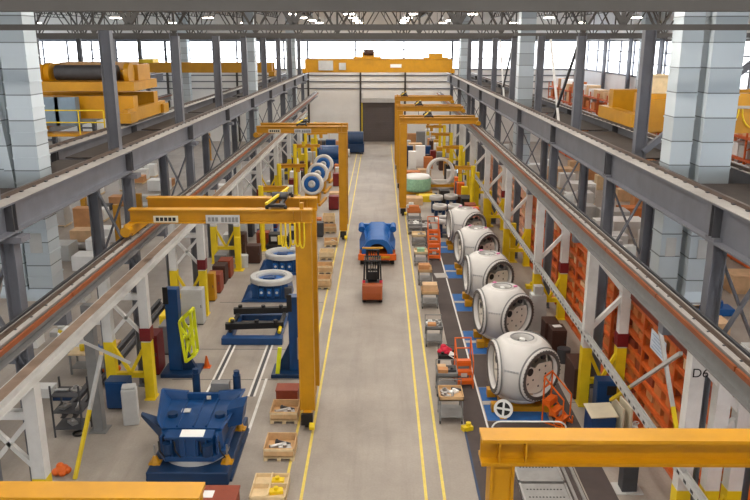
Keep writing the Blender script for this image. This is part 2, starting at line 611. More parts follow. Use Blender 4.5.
for y in COLY[3:10]:
    o = thing('column', None, None, (26.1, y, 0), kind='structure')
    struct('post', MB().ib((0, 0, 0), (0, 0, 13.4), 0.34, 0.4, 0.03, 0.02, up=(1, 0, 0)), STEEL, o)
# diagonal bracing rods between the upper columns
def brace(a, b, w, m):
    o = MB().bar(a, b, w).build('brace', m)
    o['kind'] = 'structure'
for y in (0.0, 18.4):
    brace((9.3, 36.9+y, 13.2), (9.3, 41.6+y, 8.95), 0.11, DGREY)
    brace((9.3, 43.4+y, 13.1), (9.3, 40.3+y, 8.95), 0.11, WHITE)
brace((9.4, 27.3, 9.2), (14.0, 27.3, 13.3), 0.2, STEEL)
brace((9.75, 18.6, 9.2), (12.8, 18.6, 13.3), 0.16, DGREY)
brace((-10.8, 22.0, 9.0), (-11.2, 22.0, 13.3), 0.22, GALV)
brace((-12.2, 27.3, 9.2), (-12.2, 27.3, 13.3), 0.12, WHITE)

# ================================================================ crane runways
YE = 98.0
def upper_runway(x, depth, side, label, near=2.0):
    """side +1: web seen from +x"""
    o = thing('crane_runway', label, 'crane runway', (x, 0, 0))
    zt = 9.2
    MBg = MB().ib((0, near, zt-depth/2), (0, YE, zt-depth/2), 0.46, depth, 0.05, 0.03)
    MBg.build('girder', STEEL, o)
    MB().bx(min(0.25*side, -0.36*side), max(0.25*side, -0.36*side), near, YE, zt, zt+0.02).build('top_flange', FLANGE, o)
    rx = -0.2*side
    MB().bx(rx-0.045, rx+0.045, near, YE, zt+0.02, zt+0.12).build('rail', RAILM, o)
    c = MB()
    y = 6.0
    while y < 70:
        c.bx(rx-0.12, rx-0.05, y-0.05, y+0.05, zt+0.02, zt+0.05)
        c.bx(rx+0.05, rx+0.12, y-0.05, y+0.05, zt+0.02, zt+0.05)
        y += 0.75
    tag(c.build('rail_clip', DGREY, o), None, None, kind='stuff')
    for y in COLY[:10]:
        for dy in (-0.09, 0.09):
            MB().bx(-0.22, 0.22, y+dy-0.015, y+dy+0.015, zt-depth+0.05, zt-0.05).build('stiffener', DGREY, o)
    return o
upper_runway(XLI, 0.78, 1, 'long grey overhead crane girder along the left side of the aisle')
upper_runway(XRI, 0.98, -1, 'long grey overhead crane girder along the right side of the aisle')
upper_runway(-11.95, 0.8, 1, 'grey crane girder of the left neighbour bay, behind the aisle girder')
upper_runway(11.3, 0.8, 1, 'grey crane girder of the right neighbour bay, behind the aisle girder')
upper_runway(-27.4, 0.9, 1, 'distant grey crane girder at the far side of the left bay', 30)
DUCTS_L = (22.4, 59.7, 87.5)
DUCTS_R = (23.3, 50.6, 88.0)
def walkways(xc, side, ducts, hw):
    cuts = sorted([(y-0.3, y+0.3) for y in COLY[:10]] + [(y-0.7, y+0.7) for y in ducts])
    y = 4.0
    n = 0
    for a, b in cuts + [(YE, YE)]:
        if a > y:
            n += 1
            single('hanging_walkway', MB().bx(-hw, hw, y, a, 0, 0.04), WALK,
                   'dark walkway plate between the two %s crane girders, %s from the near end' % (side, NTH[n-1]), 'walkway', (xc, 0, 8.86))
        y = b
walkways(-10.45, 'left', DUCTS_L, 1.13)
walkways(9.87, 'right', DUCTS_R, 1.1)

def lower_runway(x, zt, depth, side, label, y0, arms=None):
    o = thing('gantry_runway', label, 'crane runway', (x, 0, 0))
    MB().ib((0, y0, zt-depth/2), (0, YE, zt-depth/2), 0.34, depth, 0.04, 0.025).build('girder', MGREY, o)
    MB().bx(-0.17, 0.17, y0, YE, zt, zt+0.012).build('top_flange', FLANGE, o)
    MB().bx(-0.035, 0.035, y0, YE, zt+0.012, zt+0.09).build('rail', RAILM, o)
    MB().bx(-0.24*side-0.03, -0.24*side+0.03, y0, YE, zt-0.04, zt+0.04).build('edge_angle', DGREY, o)
    n = 0
    y = y0
    while y < 80:
        y2 = min(y+4.5, YE) if y+4.5 < 80 else YE
        MB().bx(0.21*side-0.03, 0.21*side+0.03, y, y2-0.06, zt-0.17, zt-0.06).build('conductor_bar', ORANGEBAR, o)
        y = y2
    c = MB()
    y = y0+0.3
    while y < 60:
        c.bx(-0.09, -0.04, y-0.025, y+0.025, zt+0.012, zt+0.03)
        c.bx(0.04, 0.09, y-0.025, y+0.025, zt+0.012, zt+0.03)
        y += 0.8
    tag(c.build('rail_clip', DGREY, o), None, None, kind='stuff')
    if arms:
        for y in COLY[:9]:
            MB().bx(min(arms), max(arms), y-0.16, y+0.16, zt-depth-0.32, zt-depth).build('bracket', STEEL, o)
    return o
LRX, LRZ = -8.12, 6.85
RRX, RRZ = 7.25, 6.85
lower_runway(LRX, LRZ, 0.5, 1, 'grey lower runway with orange conductor bar on the left crane columns', 5, (-0.62, 0.15))
lower_runway(RRX, RRZ, 0.72, -1, 'grey lower runway with orange conductor bar above the orange racks', 5, (-0.1, 0.95))
lower_runway(-26.6, 6.6, 0.7, 1, 'distant lower crane runway at the far side of the left bay', 40)

# white beam on the left towers
wb = thing('tower_beam', 'white beam with dusty brown top running along the left white towers', 'beam', (-8.72, 0, 0))
MB().ib((0, 10, 4.98), (0, 90, 4.98), 0.38, 0.36, 0.03, 0.02).build('beam', WHITE, wb)
MB().bx(-0.15, 0.15, 10, 90, 5.16, 5.17).build('dust_layer', BROWNTOP, wb)

# ---------------------------------------------------------------- white towers with yellow feet
TOWY = [17.2 + 9.1*k for k in range(8)]
def tower(side, y, xi, xo, ztop, label, red=True, mid=None):
    o = thing('support_tower', label, 'support tower', (0, y, 0))
    take((xi+xo)/2, y, abs(xi-xo)+0.6, 0.6)
    for x in (xi, xo) + ((mid,) if mid else ()):
        lg = MB().bx(x-0.17, x+0.17, -0.17, 0.17, 2.3, ztop).build('leg', WHITE, o)
        f = MB().bx(x-0.175, x+0.175, -0.175, 0.175, 0.0, 2.3).bx(x-0.2, x+0.2, -0.28, 0.28, 0, 0.04)
        f.build('painted_foot', SAFE, lg)
    MB().bx(min(xi, xo), max(xi, xo), -0.1, 0.1, 0.85, 1.05).build('low_rail', SAFE, o)
    zc = ztop-0.9 if side < 0 else ztop-0.25
    MB().bx(min(xi, xo), max(xi, xo), -0.1, 0.1, zc, zc+0.22).build('cross_beam', WHITE, o)
    xm = (xi+xo)/2
    if side < 0:
        b = MB().bar((xo, 0, ztop-0.8), (xi, 0, 2.4), 0.12).bar((xi, 0, ztop-0.8), (xo, 0, 2.4), 0.12)
    else:
        b = MB().bar((xi, 0, ztop-0.3), (xo, 0, 4.3), 0.16).bar((xo, 0, 4.3), (xi, 0, 2.9), 0.16)
    b.build('brace', WHITE, o)
    b = MB().bar((xi, 0, 2.3), (xm, 0, 1.0), 0.12).bar((xo, 0, 2.3), (xm, 0, 1.0), 0.12)
    b.build('lower_brace', SAFE, o)
    xr = xi if side < 0 else xo
    if red:
        MB().bx(xr-0.2, xr+0.2, -0.2, 0.2, 2.35, 2.85).build('red_band', DRED, o)
    return o
for i, y in enumerate(TOWY):
    t = tower(-1, y, -8.65, -10.05, 4.82, '%s white tower with yellow feet on the left side' % ORD[i], i in (1, 2, 4))
    # outer leg carries on up to the crane column
    t = tower(1, y-0.4, 7.5, 8.75, 6.1, '%s white tower with yellow feet on the right side' % ORD[i], i in (1, 2, 4), 8.2 if i == 0 else None)
    if i == 0:
        cu = bpy.data.curves.new('column_mark', 'FONT')
        cu.body = 'D6'
        cu.size = 0.32
        cu.extrude = 0.004
        ob = bpy.data.objects.new('column_mark_text', cu)
        COL.objects.link(ob)
        me = bpy.data.meshes.new_from_object(ob.evaluated_get(bpy.context.evaluated_depsgraph_get()))
        bpy.data.objects.remove(ob)
        ob = bpy.data.objects.new('column_mark', me)
        COL.objects.link(ob)
        ob.parent = t
        ob.location = (7.5-0.15, -0.177, 5.35)
        ob.rotation_euler = (PI/2, 0, 0)
        me.materials.clear()
        me.materials.append(BLACK)

# perforated cable tray on the right towers
ct = MB().bx(-0.02, 0.02, 15, 62, 0.0, 0.16).bx(0.02, 0.2, 15, 62, 0.0, 0.02).bx(0.2, 0.22, 15, 62, 0, 0.1)
ctr = thing('cable_tray', 'long perforated cable tray along the right towers', 'cable tray', (7.28, 0, 2.8))
ct.build('tray', LGREY, ctr)
c = MB()
y = 15.2
while y < 60:
    c.bx(-0.024, -0.02, y, y+0.16, 0.04, 0.12)
    y += 0.42
tag(c.build('slot', BLACK, ctr), None, None, kind='stuff')
def strut(p, q, z_y, label):
    o = thing('brace_strut', label, 'brace', p)
    d = V(q)-V(p)
    k = z_y
    MB().bar((0, 0, 0), d*k, 0.1, 0.1).build('yellow_end', SAFE, o)
    MB().bar(d*k, d, 0.1, 0.1).build('white_end', LGREY, o)
strut((8.0, 24.2, 1.0), (8.0, 18.9, 5.0), 0.35, 'slanted white and yellow strut crossing in front of the orange rack')
strut((8.16, 18.9, 2.6), (8.16, 20.9, 4.9), 0.25, 'steep white and yellow strut near the blue white notice')
strut((-9.4, 20.7, 0.0), (-8.95, 22.6, 3.3), 0.55, 'tall slanted yellow and white prop at the lower left')
strut((-9.9, 21.9, 4.4), (-8.4, 23.6, 2.6), 0.05, 'thin white strut sloping above the slanted yellow prop')
post = thing('steel_post', 'plain grey steel post behind the slanted yellow prop', 'post', (-9.72, 23.8, 0))
MB().bx(-0.17, 0.17, -0.17, 0.17, 0.03, 4.6).build('post', MGREY, post)
MB().bx(-0.3, 0.3, -0.3, 0.3, 0, 0.04).build('base_plate', MGREY, post)
post = thing('steel_post', 'dark grey post bolted to the floor under the near yellow girder', 'post')
post.location = P(627, 489)
MB().bx(-0.22, 0.22, -0.2, 0.2, 0.03, 1.6).build('post', DGREY, post)
MB().bx(-0.4, 0.4, -0.32, 0.32, 0, 0.03).build('base_plate', LGREY, post)

# ---------------------------------------------------------------- ducts
def duct(x, y, w, dpt, label, z1=16.4, step=0.72, z0=0.0):
    o = thing('ventilation_duct', label, 'air duct', (x, y, 0))
    prof = [(0.08, z0), (0.08, z0+0.1), (0.0, z0+0.4)]
    z = z0+0.736
    while z < z1-0.1:
        prof += [(0.0, z-0.025), (0.02, z-0.024), (0.02, z+0.024), (0.0, z+0.025)]
        z += step
    prof.append((0.0, z1))
    vs, fs = [], []
    for e, z in prof:
        a, b = w/2+e, dpt/2+e
        vs += [(-a, -b, z), (a, -b, z), (a, b, z), (-a, b, z)]
    for k in range(len(prof)-1):
        for i in range(4):
            j = (i+1) % 4
            fs.append((4*k+i, 4*k+j, 4*k+4+j, 4*k+4+i))
    m = MB()._add(vs, fs)
    m.build('casing', GALV, o)
    MB().bx(-w*0.25, w*0.25, -dpt/2-0.03, -dpt/2, z0+1.5, z0+2.1).build('access_panel', LGREY, o)
    return o
duct(-10.28, 22.3, 0.72, 0.8, 'nearest left galvanised duct, taller lighter one beside the crane girder', z0=5.4)
duct(-11.2, 22.6, 0.75, 0.9, 'galvanised duct at the left edge of the picture', z0=5.4)
duct(9.08, 23.5, 0.62, 0.8, 'slimmer galvanised duct of the near right pair, left one', z0=5.0)
duct(10.05, 23.3, 0.92, 0.9, 'wider galvanised duct of the near right pair, right one', z0=5.0)
duct(9.3, 50.6, 0.95, 1.0, 'second galvanised duct along the right girder, beside a grey column', z0=5.0)
duct(9.3, 88.0, 0.95, 1.0, 'far galvanised duct along the right girder by the end wall')
duct(-9.95, 59.7, 0.85, 1.0, 'second galvanised duct along the left girder, beside a grey column', z0=5.4)
duct(-10.0, 87.5, 1.0, 1.0, 'far galvanised duct along the left girder by the end wall')
duct(25.6, 76, 1.2, 1.2, 'galvanised duct against the right side windows')
duct(-24.6, 98, 1.2, 1.2, 'galvanised duct in front of the far left windows')

# ================================================================ lamps
LAMP = emis('lamp_diffuser', (255, 244, 228), 30)
def lamp(x, y, label, power):
    o = thing('ceiling_light', label, 'ceiling light', (x, y, 14.95))
    h = MB().hull4([(-0.4, -0.4, 0.06), (0.4, -0.4, 0.06), (0.4, 0.4, 0.06), (-0.4, 0.4, 0.06)],
                   [(-0.16, -0.16, 0.3), (0.16, -0.16, 0.3), (0.16, 0.16, 0.3), (-0.16, 0.16, 0.3)])
    h.build('housing', LGREY, o)
    MB().bx(-0.38, 0.38, -0.38, 0.38, 0.0, 0.06).build('diffuser', LAMP, o)
    MB().cyl((0, 0, 0.3), (0, 0, 1.4), 0.02, 6).build('hanger', DGREY, o)
    ld = bpy.data.lights.new('lamp_light', 'AREA')
    ld.shape = 'DISK'
    ld.size = 0.6
    ld.energy = power
    ld.color = (1.0, 0.93, 0.84)
    lo = bpy.data.objects.new('lamp_light', ld)
    COL.objects.link(lo)
    lo.parent = o
    lo.location = (0, 0, -0.03)
    ud = bpy.data.lights.new('roof_fill_light', 'AREA')  # added upward fill that brightens roof steel and deck
    ud.shape = 'DISK'
    ud.size = 0.3
    ud.energy = power*0.16
    ud.color = (1.0, 0.95, 0.88)
    uo = bpy.data.objects.new('roof_fill_light', ud)
    COL.objects.link(uo)
    uo.parent = o
    uo.location = (0.0, 0.0, 0.5)
    uo.rotation_euler = (PI, 0, 0)
LP = 188
rows = [4.5, 13.7, 22.9, 32.1, 41.3, 50.5, 59.7, 68.9, 78.1, 87.3, 96.5]
for i, y in enumerate(rows):
    for j, x in enumerate((-6.8, -2.4, 2.3, 6.8)):
        lamp(x, y, 'high bay lamp over the aisle, %s row, %s from the left' % (NTH[i], NTH[j]), LP)
for i, y in enumerate(rows[1::2]):
    for j, x in enumerate((-23, -15)):
        lamp(x, y, 'high bay lamp of the left bay, %s row, %s from the left' % (NTH[i], NTH[j]), LP)
    for j, x in enumerate((14.5, 22)):
        lamp(x, y, 'high bay lamp of the right bay, %s row, %s from the left' % (NTH[i], NTH[j]), LP)
    if i > 2:
        lamp(-38, y, 'high bay lamp of the outermost left bay, %s row' % NTH[i], LP)

wd = bpy.data.worlds.new('world')
SC.world = wd
wd.use_nodes = True
bg = wd.node_tree.nodes['Background']
bg.inputs['Color'].default_value = (0.92, 0.96, 1.0, 1)
bg.inputs['Strength'].default_value = 6.5
SC.view_settings.view_transform = 'Standard'
SC.view_settings.look = 'None'
SC.view_settings.gamma = 1
SC.view_settings.exposure = 0.0
SC.view_settings.use_curve_mapping = False
# ================================================================ semi-gantry cranes
def gantry(side, y, gap, label, ztop=7.75, festoon=False, plates=False, hoist_x=None, lw=0.23, h=0.46):
    """two yellow girders: inner end on legs by the aisle, outer end on the lower runway"""
    s = side
    xi = -2.53 if s < 0 else 1.72
    xo = LRX if s < 0 else RRX
    o = thing('gantry_crane', label, 'gantry crane', (0, y, 0))
    for k, dy in enumerate((0.0, gap)):
        g = MB().ib((xo+0.06*s, dy, ztop-h/2), (xi+0.3*-s, dy, ztop-h/2), 0.36, h, 0.05, 0.06).build('girder', YEL, o)
        for x in (xi-0.05, xi+s*0.32):
            MB().bx(x-0.012, x+0.012, dy-0.17, dy+0.17, ztop-h+0.04, ztop-0.04).build('stiffener', YEL, g)
        lg = MB().bx(xi-lw, xi+lw, dy-0.14, dy+0.14, 0.62, ztop-h)
        lg.bx(xi-lw-0.03, xi-lw+0.01, dy-0.18, dy+0.18, 0.62, ztop-h).bx(xi+lw-0.01, xi+lw+0.03, dy-0.18, dy+0.18, 0.62, ztop-h)
        lg.build('leg', YEL, o)
    take(xi, gap/2, 0, 0)
    PLACED[-1] = (xi-0.4, xi+0.4, y-0.9, y+gap+0.5)
    MB().bx(xi-0.1, xi+0.02, -0.06, 0.06, ztop, ztop+0.2).build('end_stop', YEL, o)
    b = MB().bx(xi-0.14, xi+0.14, -0.35, gap+0.35, 0.3, 0.62)
    b.build('bottom_truck', YEL, o)
    for dy in (-0.15, gap+0.15):
        w = MB().cyl((xi-0.09, dy, 0.2), (xi+0.09, dy, 0.2), 0.2, 16).build('wheel', DGREY, o)
    MB().bx(xi-0.2, xi+0.2, -0.5, -0.35, 0.22, 0.62).build('bumper', BLACK, o)
    MB().cyl((xi+0.1, -0.62, 0.25), (xi+0.28, -0.62, 0.25), 0.13, 12).build('drive_motor', SAFE, o)
    # tie and diagonal between the two legs
    t = MB().bar((xi, 0, 4.2), (xi, gap, 4.2), 0.16)
    t.bar((xi, 0, 0.8), (xi, gap, 4.1), 0.12).bar((xi, 0, 7.0), (xi, gap, 4.3), 0.12)
    t.build('leg_tie', YEL, o)
    zr = (LRZ if s < 0 else RRZ)+0.09
    # outer end truck on the runway rail
    e = MB().bx(xo-0.14, xo+0.14, -0.5, gap+0.5, zr+0.03, ztop-h)
    e.build('end_truck', YEL, o)
    for dy in (-0.3, gap+0.3):
        MB().cyl((xo-0.06, dy, zr+0.06), (xo+0.06, dy, zr+0.06), 0.05, 12).build('rail_wheel', DGREY, o)
    MB().cyl((xo, -0.8, zr+0.2), (xo, -0.5, zr+0.2), 0.17, 12).build('travel_motor', YEL, o)
    if plates:
        p = MB().bx(xo+0.75, xo+1.55, -0.2, -0.185, ztop-0.42, ztop-0.2).build('name_plate', CREAM, o)
        m = MB()
        for i in range(5):
            m.bx(xo+0.83+i*0.135, xo+0.93+i*0.135, -0.21, -0.2, ztop-0.37, ztop-0.25)
        tag(m.build('plate_lettering', BLACK, p), None, None)
        p = MB().bx(xo+2.45, xo+3.55, -0.2, -0.185, ztop-0.45, ztop-0.17).build('name_plate', LGREY, o)
        m = MB()
        for i in range(3):
            m.bx(xo+2.52+i*0.12, xo+2.61+i*0.12, -0.21, -0.2, ztop-0.38, ztop-0.24)
        for i in range(5):
            m.bx(xo+2.95+i*0.115, xo+3.04+i*0.115, -0.21, -0.2, ztop-0.4, ztop-0.24)
        tag(m.build('plate_lettering', MGREY, p), None, None)
    if hoist_x is not None:
        hx = hoist_x
        tr = MB().bx(hx-0.3, hx+0.3, -0.1, 0.1, ztop+0.06, ztop+0.16).bx(hx-0.3, hx+0.3, gap-0.1, gap+0.1, ztop+0.06, ztop+0.16).bx(hx-0.2, hx-0.1, 0.1, gap-0.1, ztop+0.06, ztop+0.16).bx(hx+0.1, hx+0.2, 0.1, gap-0.1, ztop+0.06, ztop+0.16)
        for dx in (-0.3, 0.3):
            for dy in (0, gap):
                tr.cyl((hx+dx-0.05, dy, ztop+0.05), (hx+dx+0.05, dy, ztop+0.05), 0.06, 10)
        h_ = tr.build('hoist_trolley', BLACK, o)
        MB().cyl((hx-0.25, gap*0.5, ztop+0.24), (hx+0.25, gap*0.5, ztop+0.24), 0.13, 14).build('hoist_drum', DGREY, h_)
        MB().bar((hx-0.3, -0.2, ztop+0.2), (hx+0.2, gap*0.9, ztop+0.36), 0.07).build('cable_arm', SAFE, h_)
        MB().cyl((hx, gap*0.5, ztop+0.1), (hx, gap*0.5, ztop-1.2), 0.025, 6).build('hoist_chain', DGREY, h_)
        MB().box((hx, gap*0.5, ztop-1.3), (0.22, 0.16, 0.3)).build('hook_block', SAFE, h_)
    if festoon:
        for i in range(5):
            x = xi+s*(0.02+i*0.15)
            pts = []
            for k in range(13):
                a = -PI/2+PI*k/12
                pts.append((x+0.07*math.sin(a)*(1+0.5*math.cos(a)), -0.28-0.015*i, ztop-0.4-(0.85-0.06*(i % 3))*max(0.0, math.cos(a))**0.6))
            MB().tube(pts, 0.028, 6).build('festoon_cable', SAFE, o)
    return o
gantry(-1, 24.25, 1.95, 'yellow gantry crane with hanging cable loops over the left work stations', 7.75, True, True, -3.4)
gantry(-1, 50.4, 1.9, 'yellow gantry crane straddling the blue and white discs on the left', 7.65, False, True, -5.2)
gantry(-1, 6.4, 2.0, 'yellow gantry crane crossing the lower left corner', 7.58, h=0.42)
gantry(1, 7.7, 2.0, 'yellow gantry crane crossing the lower right corner', 7.66, lw=0.14, h=0.41)
gantry(1, 57.8, 1.9, 'nearest of the three yellow gantry cranes at the far right side', 7.5, False, False, 3.6)
gantry(1, 68.5, 1.9, 'middle of the three yellow gantry cranes at the far right side', 7.5, False, False, 3.4)
gantry(1, 79.0, 1.9, 'farthest of the three yellow gantry cranes by the end wall', 7.6, False, False, 2.4)

# ================================================================ overhead bridge cranes
br = thing('bridge_crane', 'yellow overhead bridge crane spanning the aisle at the far end', 'bridge crane', (0, 92, 0))
for dy in (0.0, 2.2):
    MB().bx(-8.9, 8.35, dy-0.3, dy+0.3, 9.5, 10.95).bx(-8.9, 8.35, dy-0.36, dy+0.36, 10.95, 11.0).build('girder', YEL, br)
for x in (-8.9, 8.35):
    MB().bx(x-0.25, x+0.25, -1.0, 3.2, 9.45, 9.9).build('end_truck', YEL, br)
    for dy in (-0.7, 2.9):
        MB().cyl((x-0.08, dy, 9.42), (x+0.08, dy, 9.42), 0.1, 12).build('wheel', DGREY, br)
MB().bx(-7.3, -5.6, -0.55, -0.3, 9.75, 10.85).build('control_cabinet', LGREY, br)
MB().bx(-4.9, -4.1, -0.5, -0.3, 9.8, 10.6).build('control_cabinet', LGREY, br)
MB().bx(1.1, 2.4, -0.33, -0.3, 10.05, 10.45).build('sign_plate', PAPER, br)
tr = MB().bx(-3.2, 0.0, 0.0, 2.2, 11.02, 11.25).build('trolley', YEL, br)
MB().bx(-2.2, -0.8, 0.4, 1.8, 11.25, 11.8).build('hoist_housing', YEL, tr)
MB().cyl((-2.0, 0.3, 11.75), (-0.9, 0.3, 11.75), 0.3, 14).build('hoist_drum', BROWN, tr)
MB().bx(-0.9, -0.82, 0.9, 0.98, 11.25, 13.0).build('collector_mast', DGREY, tr)
MB().bx(5.0, 7.8, -0.2, 0.6, 11.02, 11.2).bx(5.6, 7.2, -0.2, 0.6, 11.2, 11.65).build('service_platform', YEL, br)

# left bay: near crane seen between the columns
lc = thing('bridge_crane', 'big yellow bridge crane in the left bay with motors and blue grey cabinets', 'bridge crane', (0, 37.0, 0))
for dy in (0.0, 3.4):
    MB().bx(-27.2, -11.75, dy-0.35, dy+0.35, 9.45, 10.5).build('girder', YEL, lc)
MB().bx(-11.96, -11.7, -1.4, 4.9, 9.335, 9.95).bx(-12.15, -11.55, -1.5, -0.5, 9.335, 9.8).bx(-12.15, -11.55, 4.0, 5.0, 9.335, 9.8).build('end_truck', YEL, lc)
MB().bx(-27.65, -27.15, -1.4, 4.9, 9.335, 9.95).build('end_truck', YEL, lc)
t = MB().bx(-16.38, -11.70, -0.2, 3.6, 10.72, 11.15).build('trolley', YEL, lc)
MB().cyl((-15.73, 0.8, 11.55), (-12.75, 0.8, 11.55), 0.36, 18).build('hoist_drum', DGREY, t)
for x in (-16.05, -12.22):
    MB().cyl((x-0.12, 0.8, 11.5), (x+0.12, 0.8, 11.5), 0.52, 20).build('drum_flange', YEL, t)
MB().bx(-16.38, -16.18, -0.1, 3.4, 11.15, 11.95).build('side_frame', YEL, t)
MB().bx(-12.22, -11.96, 1.4, 3.4, 11.15, 11.9).build('side_frame', YEL, t)
MB().bx(-16.12, -12.48, 2.3, 3.3, 11.15, 12.0).build('cover', TAN, t)
MB().cyl((-13.52, 2.0, 11.4), (-12.48, 2.0, 11.4), 0.26, 14).build('motor', YEL, t)
for i in range(3):
    MB().bx(-16.77+i*0.8, -15.79+i*0.8, -1.2, -0.7, 9.2, 10.5).build('control_cabinet', mat('cabinet_blue_grey', (120, 140, 158), 0.5, var=0.06), lc)
pl = MB().bx(-17.42, -12.7, -1.7, -0.4, 8.75, 8.85).build('platform', YEL, lc)
hr = MB()
for x in (-17.29, -15.60, -13.91, -12.75):
    hr.bar((x, -1.65, 8.85), (x, -1.65, 9.95), 0.05)
for z in (9.4, 9.95):
    hr.bar((-17.29, -1.65, z), (-12.75, -1.65, z), 0.05)
hr.build('handrail', SAFE, lc)
MB().bx(-16.38, -16.12, -0.4, 0.2, 8.85, 9.5).bx(-12.74, -12.48, -0.4, 0.2, 8.85, 9.5).build('platform_hanger', YEL, lc)

# left bay far crane
fc = thing('bridge_crane', 'distant yellow bridge crane in the left bay below the windows', 'bridge crane', (0, 86, 0))
for dy in (0.0, 2.0):
    MB().bx(-27.2, -11.95, dy-0.3, dy+0.3, 9.7, 10.75).build('girder', YEL, fc)
for x in (-27.3, -11.95):
    MB().bx(x-0.3, x+0.3, -0.9, 2.9, 9.335, 9.85).build('end_truck', YEL, fc)
MB().bx(-26.6, -25.0, -0.2, 2.2, 10.75, 11.1).build('trolley', SAFE, fc)

# right bay crane
rc = thing('bridge_crane', 'yellow bridge crane in the right bay with looped cables', 'bridge crane', (0, 35.2, 0))
MB().bx(11.6, 25.6, -0.4, 0.4, 9.0, 10.75).build('girder', YEL, rc)
MB().bx(11.3, 25.6, 2.6, 3.3, 9.35, 10.75).build('girder', YEL, rc)
MB().bx(11.05, 11.55, -1.2, 4.1, 9.335, 9.9).build('end_truck', YEL, rc)
MB().bx(11.65, 13.1, -0.62, -0.4, 9.1, 10.5).bx(11.65, 11.85, -0.9, -0.4, 8.85, 10.6).bx(12.9, 13.1, -0.9, -0.4, 8.85, 10.6).build('end_box', YEL, rc)
MB().bx(13.2, 25.6, -0.5, -0.4, 10.1, 10.22).build('festoon_track', FLANGE, rc)
for i in range(9):
    x = 13.7+i*1.25
    pts = [(x+0.55*math.sin(-PI/2+PI*k/10)+0.55, -0.5, 10.1-0.85*math.cos(-PI/2+PI*k/10)) for k in range(11)]
    MB().tube(pts, 0.035, 6).build('festoon_cable', SAFE, rc)
single('wooden_crate', MB().bx(-0.4, 0.4, -0.4, 0.4, 0, 0.75).bx(-0.45, 0.45, -0.45, 0.45, 0.75, 0.82), PALE, 'pale box standing on top of the right bay crane', 'box', (12.4, 35.2, 10.76))
# ================================================================ white rotor hubs
def hub_body():
    """cast hub: a ball cut flat by three side openings, a nose hole on top and a foot flange; openings are real holes"""
    R, D, DT = 1.30, 0.95, 1.08
    axes = [(V((math.cos(math.radians(a)), math.sin(math.radians(a)), 0)), D) for a in (185, 305, 65)]
    axes += [(V((0, 0, 1)), DT), (V((0, 0, -1)), DT)]
    n, m = 96, 64
    vs, fs = [], []
    for i in range(m+1):
        th = PI*i/m
        for j in range(n):
            ph = 2*PI*j/n
            d = V((math.sin(th)*math.cos(ph), math.sin(th)*math.sin(ph), -math.cos(th)))
            p = d*R
            for a, D_ in axes:
                k = p.dot(a)
                if k > D_:
                    p = p - a*(k-D_)
            vs.append(p)
    rad = [0.81, 0.81, 0.81, 0.40, 0.5]
    for i in range(m):
        for j in range(n):
            q = [i*n+j, i*n+(j+1) % n, (i+1)*n+(j+1) % n, (i+1)*n+j]
            c = sum((vs[k] for k in q), V())/4
            hole = False
            for (a, D_), r in zip(axes, rad):
                k = c.dot(a)
                if k > D_-0.012 and (c-a*k).length < r:
                    hole = True
            if not hole:
                fs.append(tuple(q))
    return MB()._add(vs, fs, True), axes
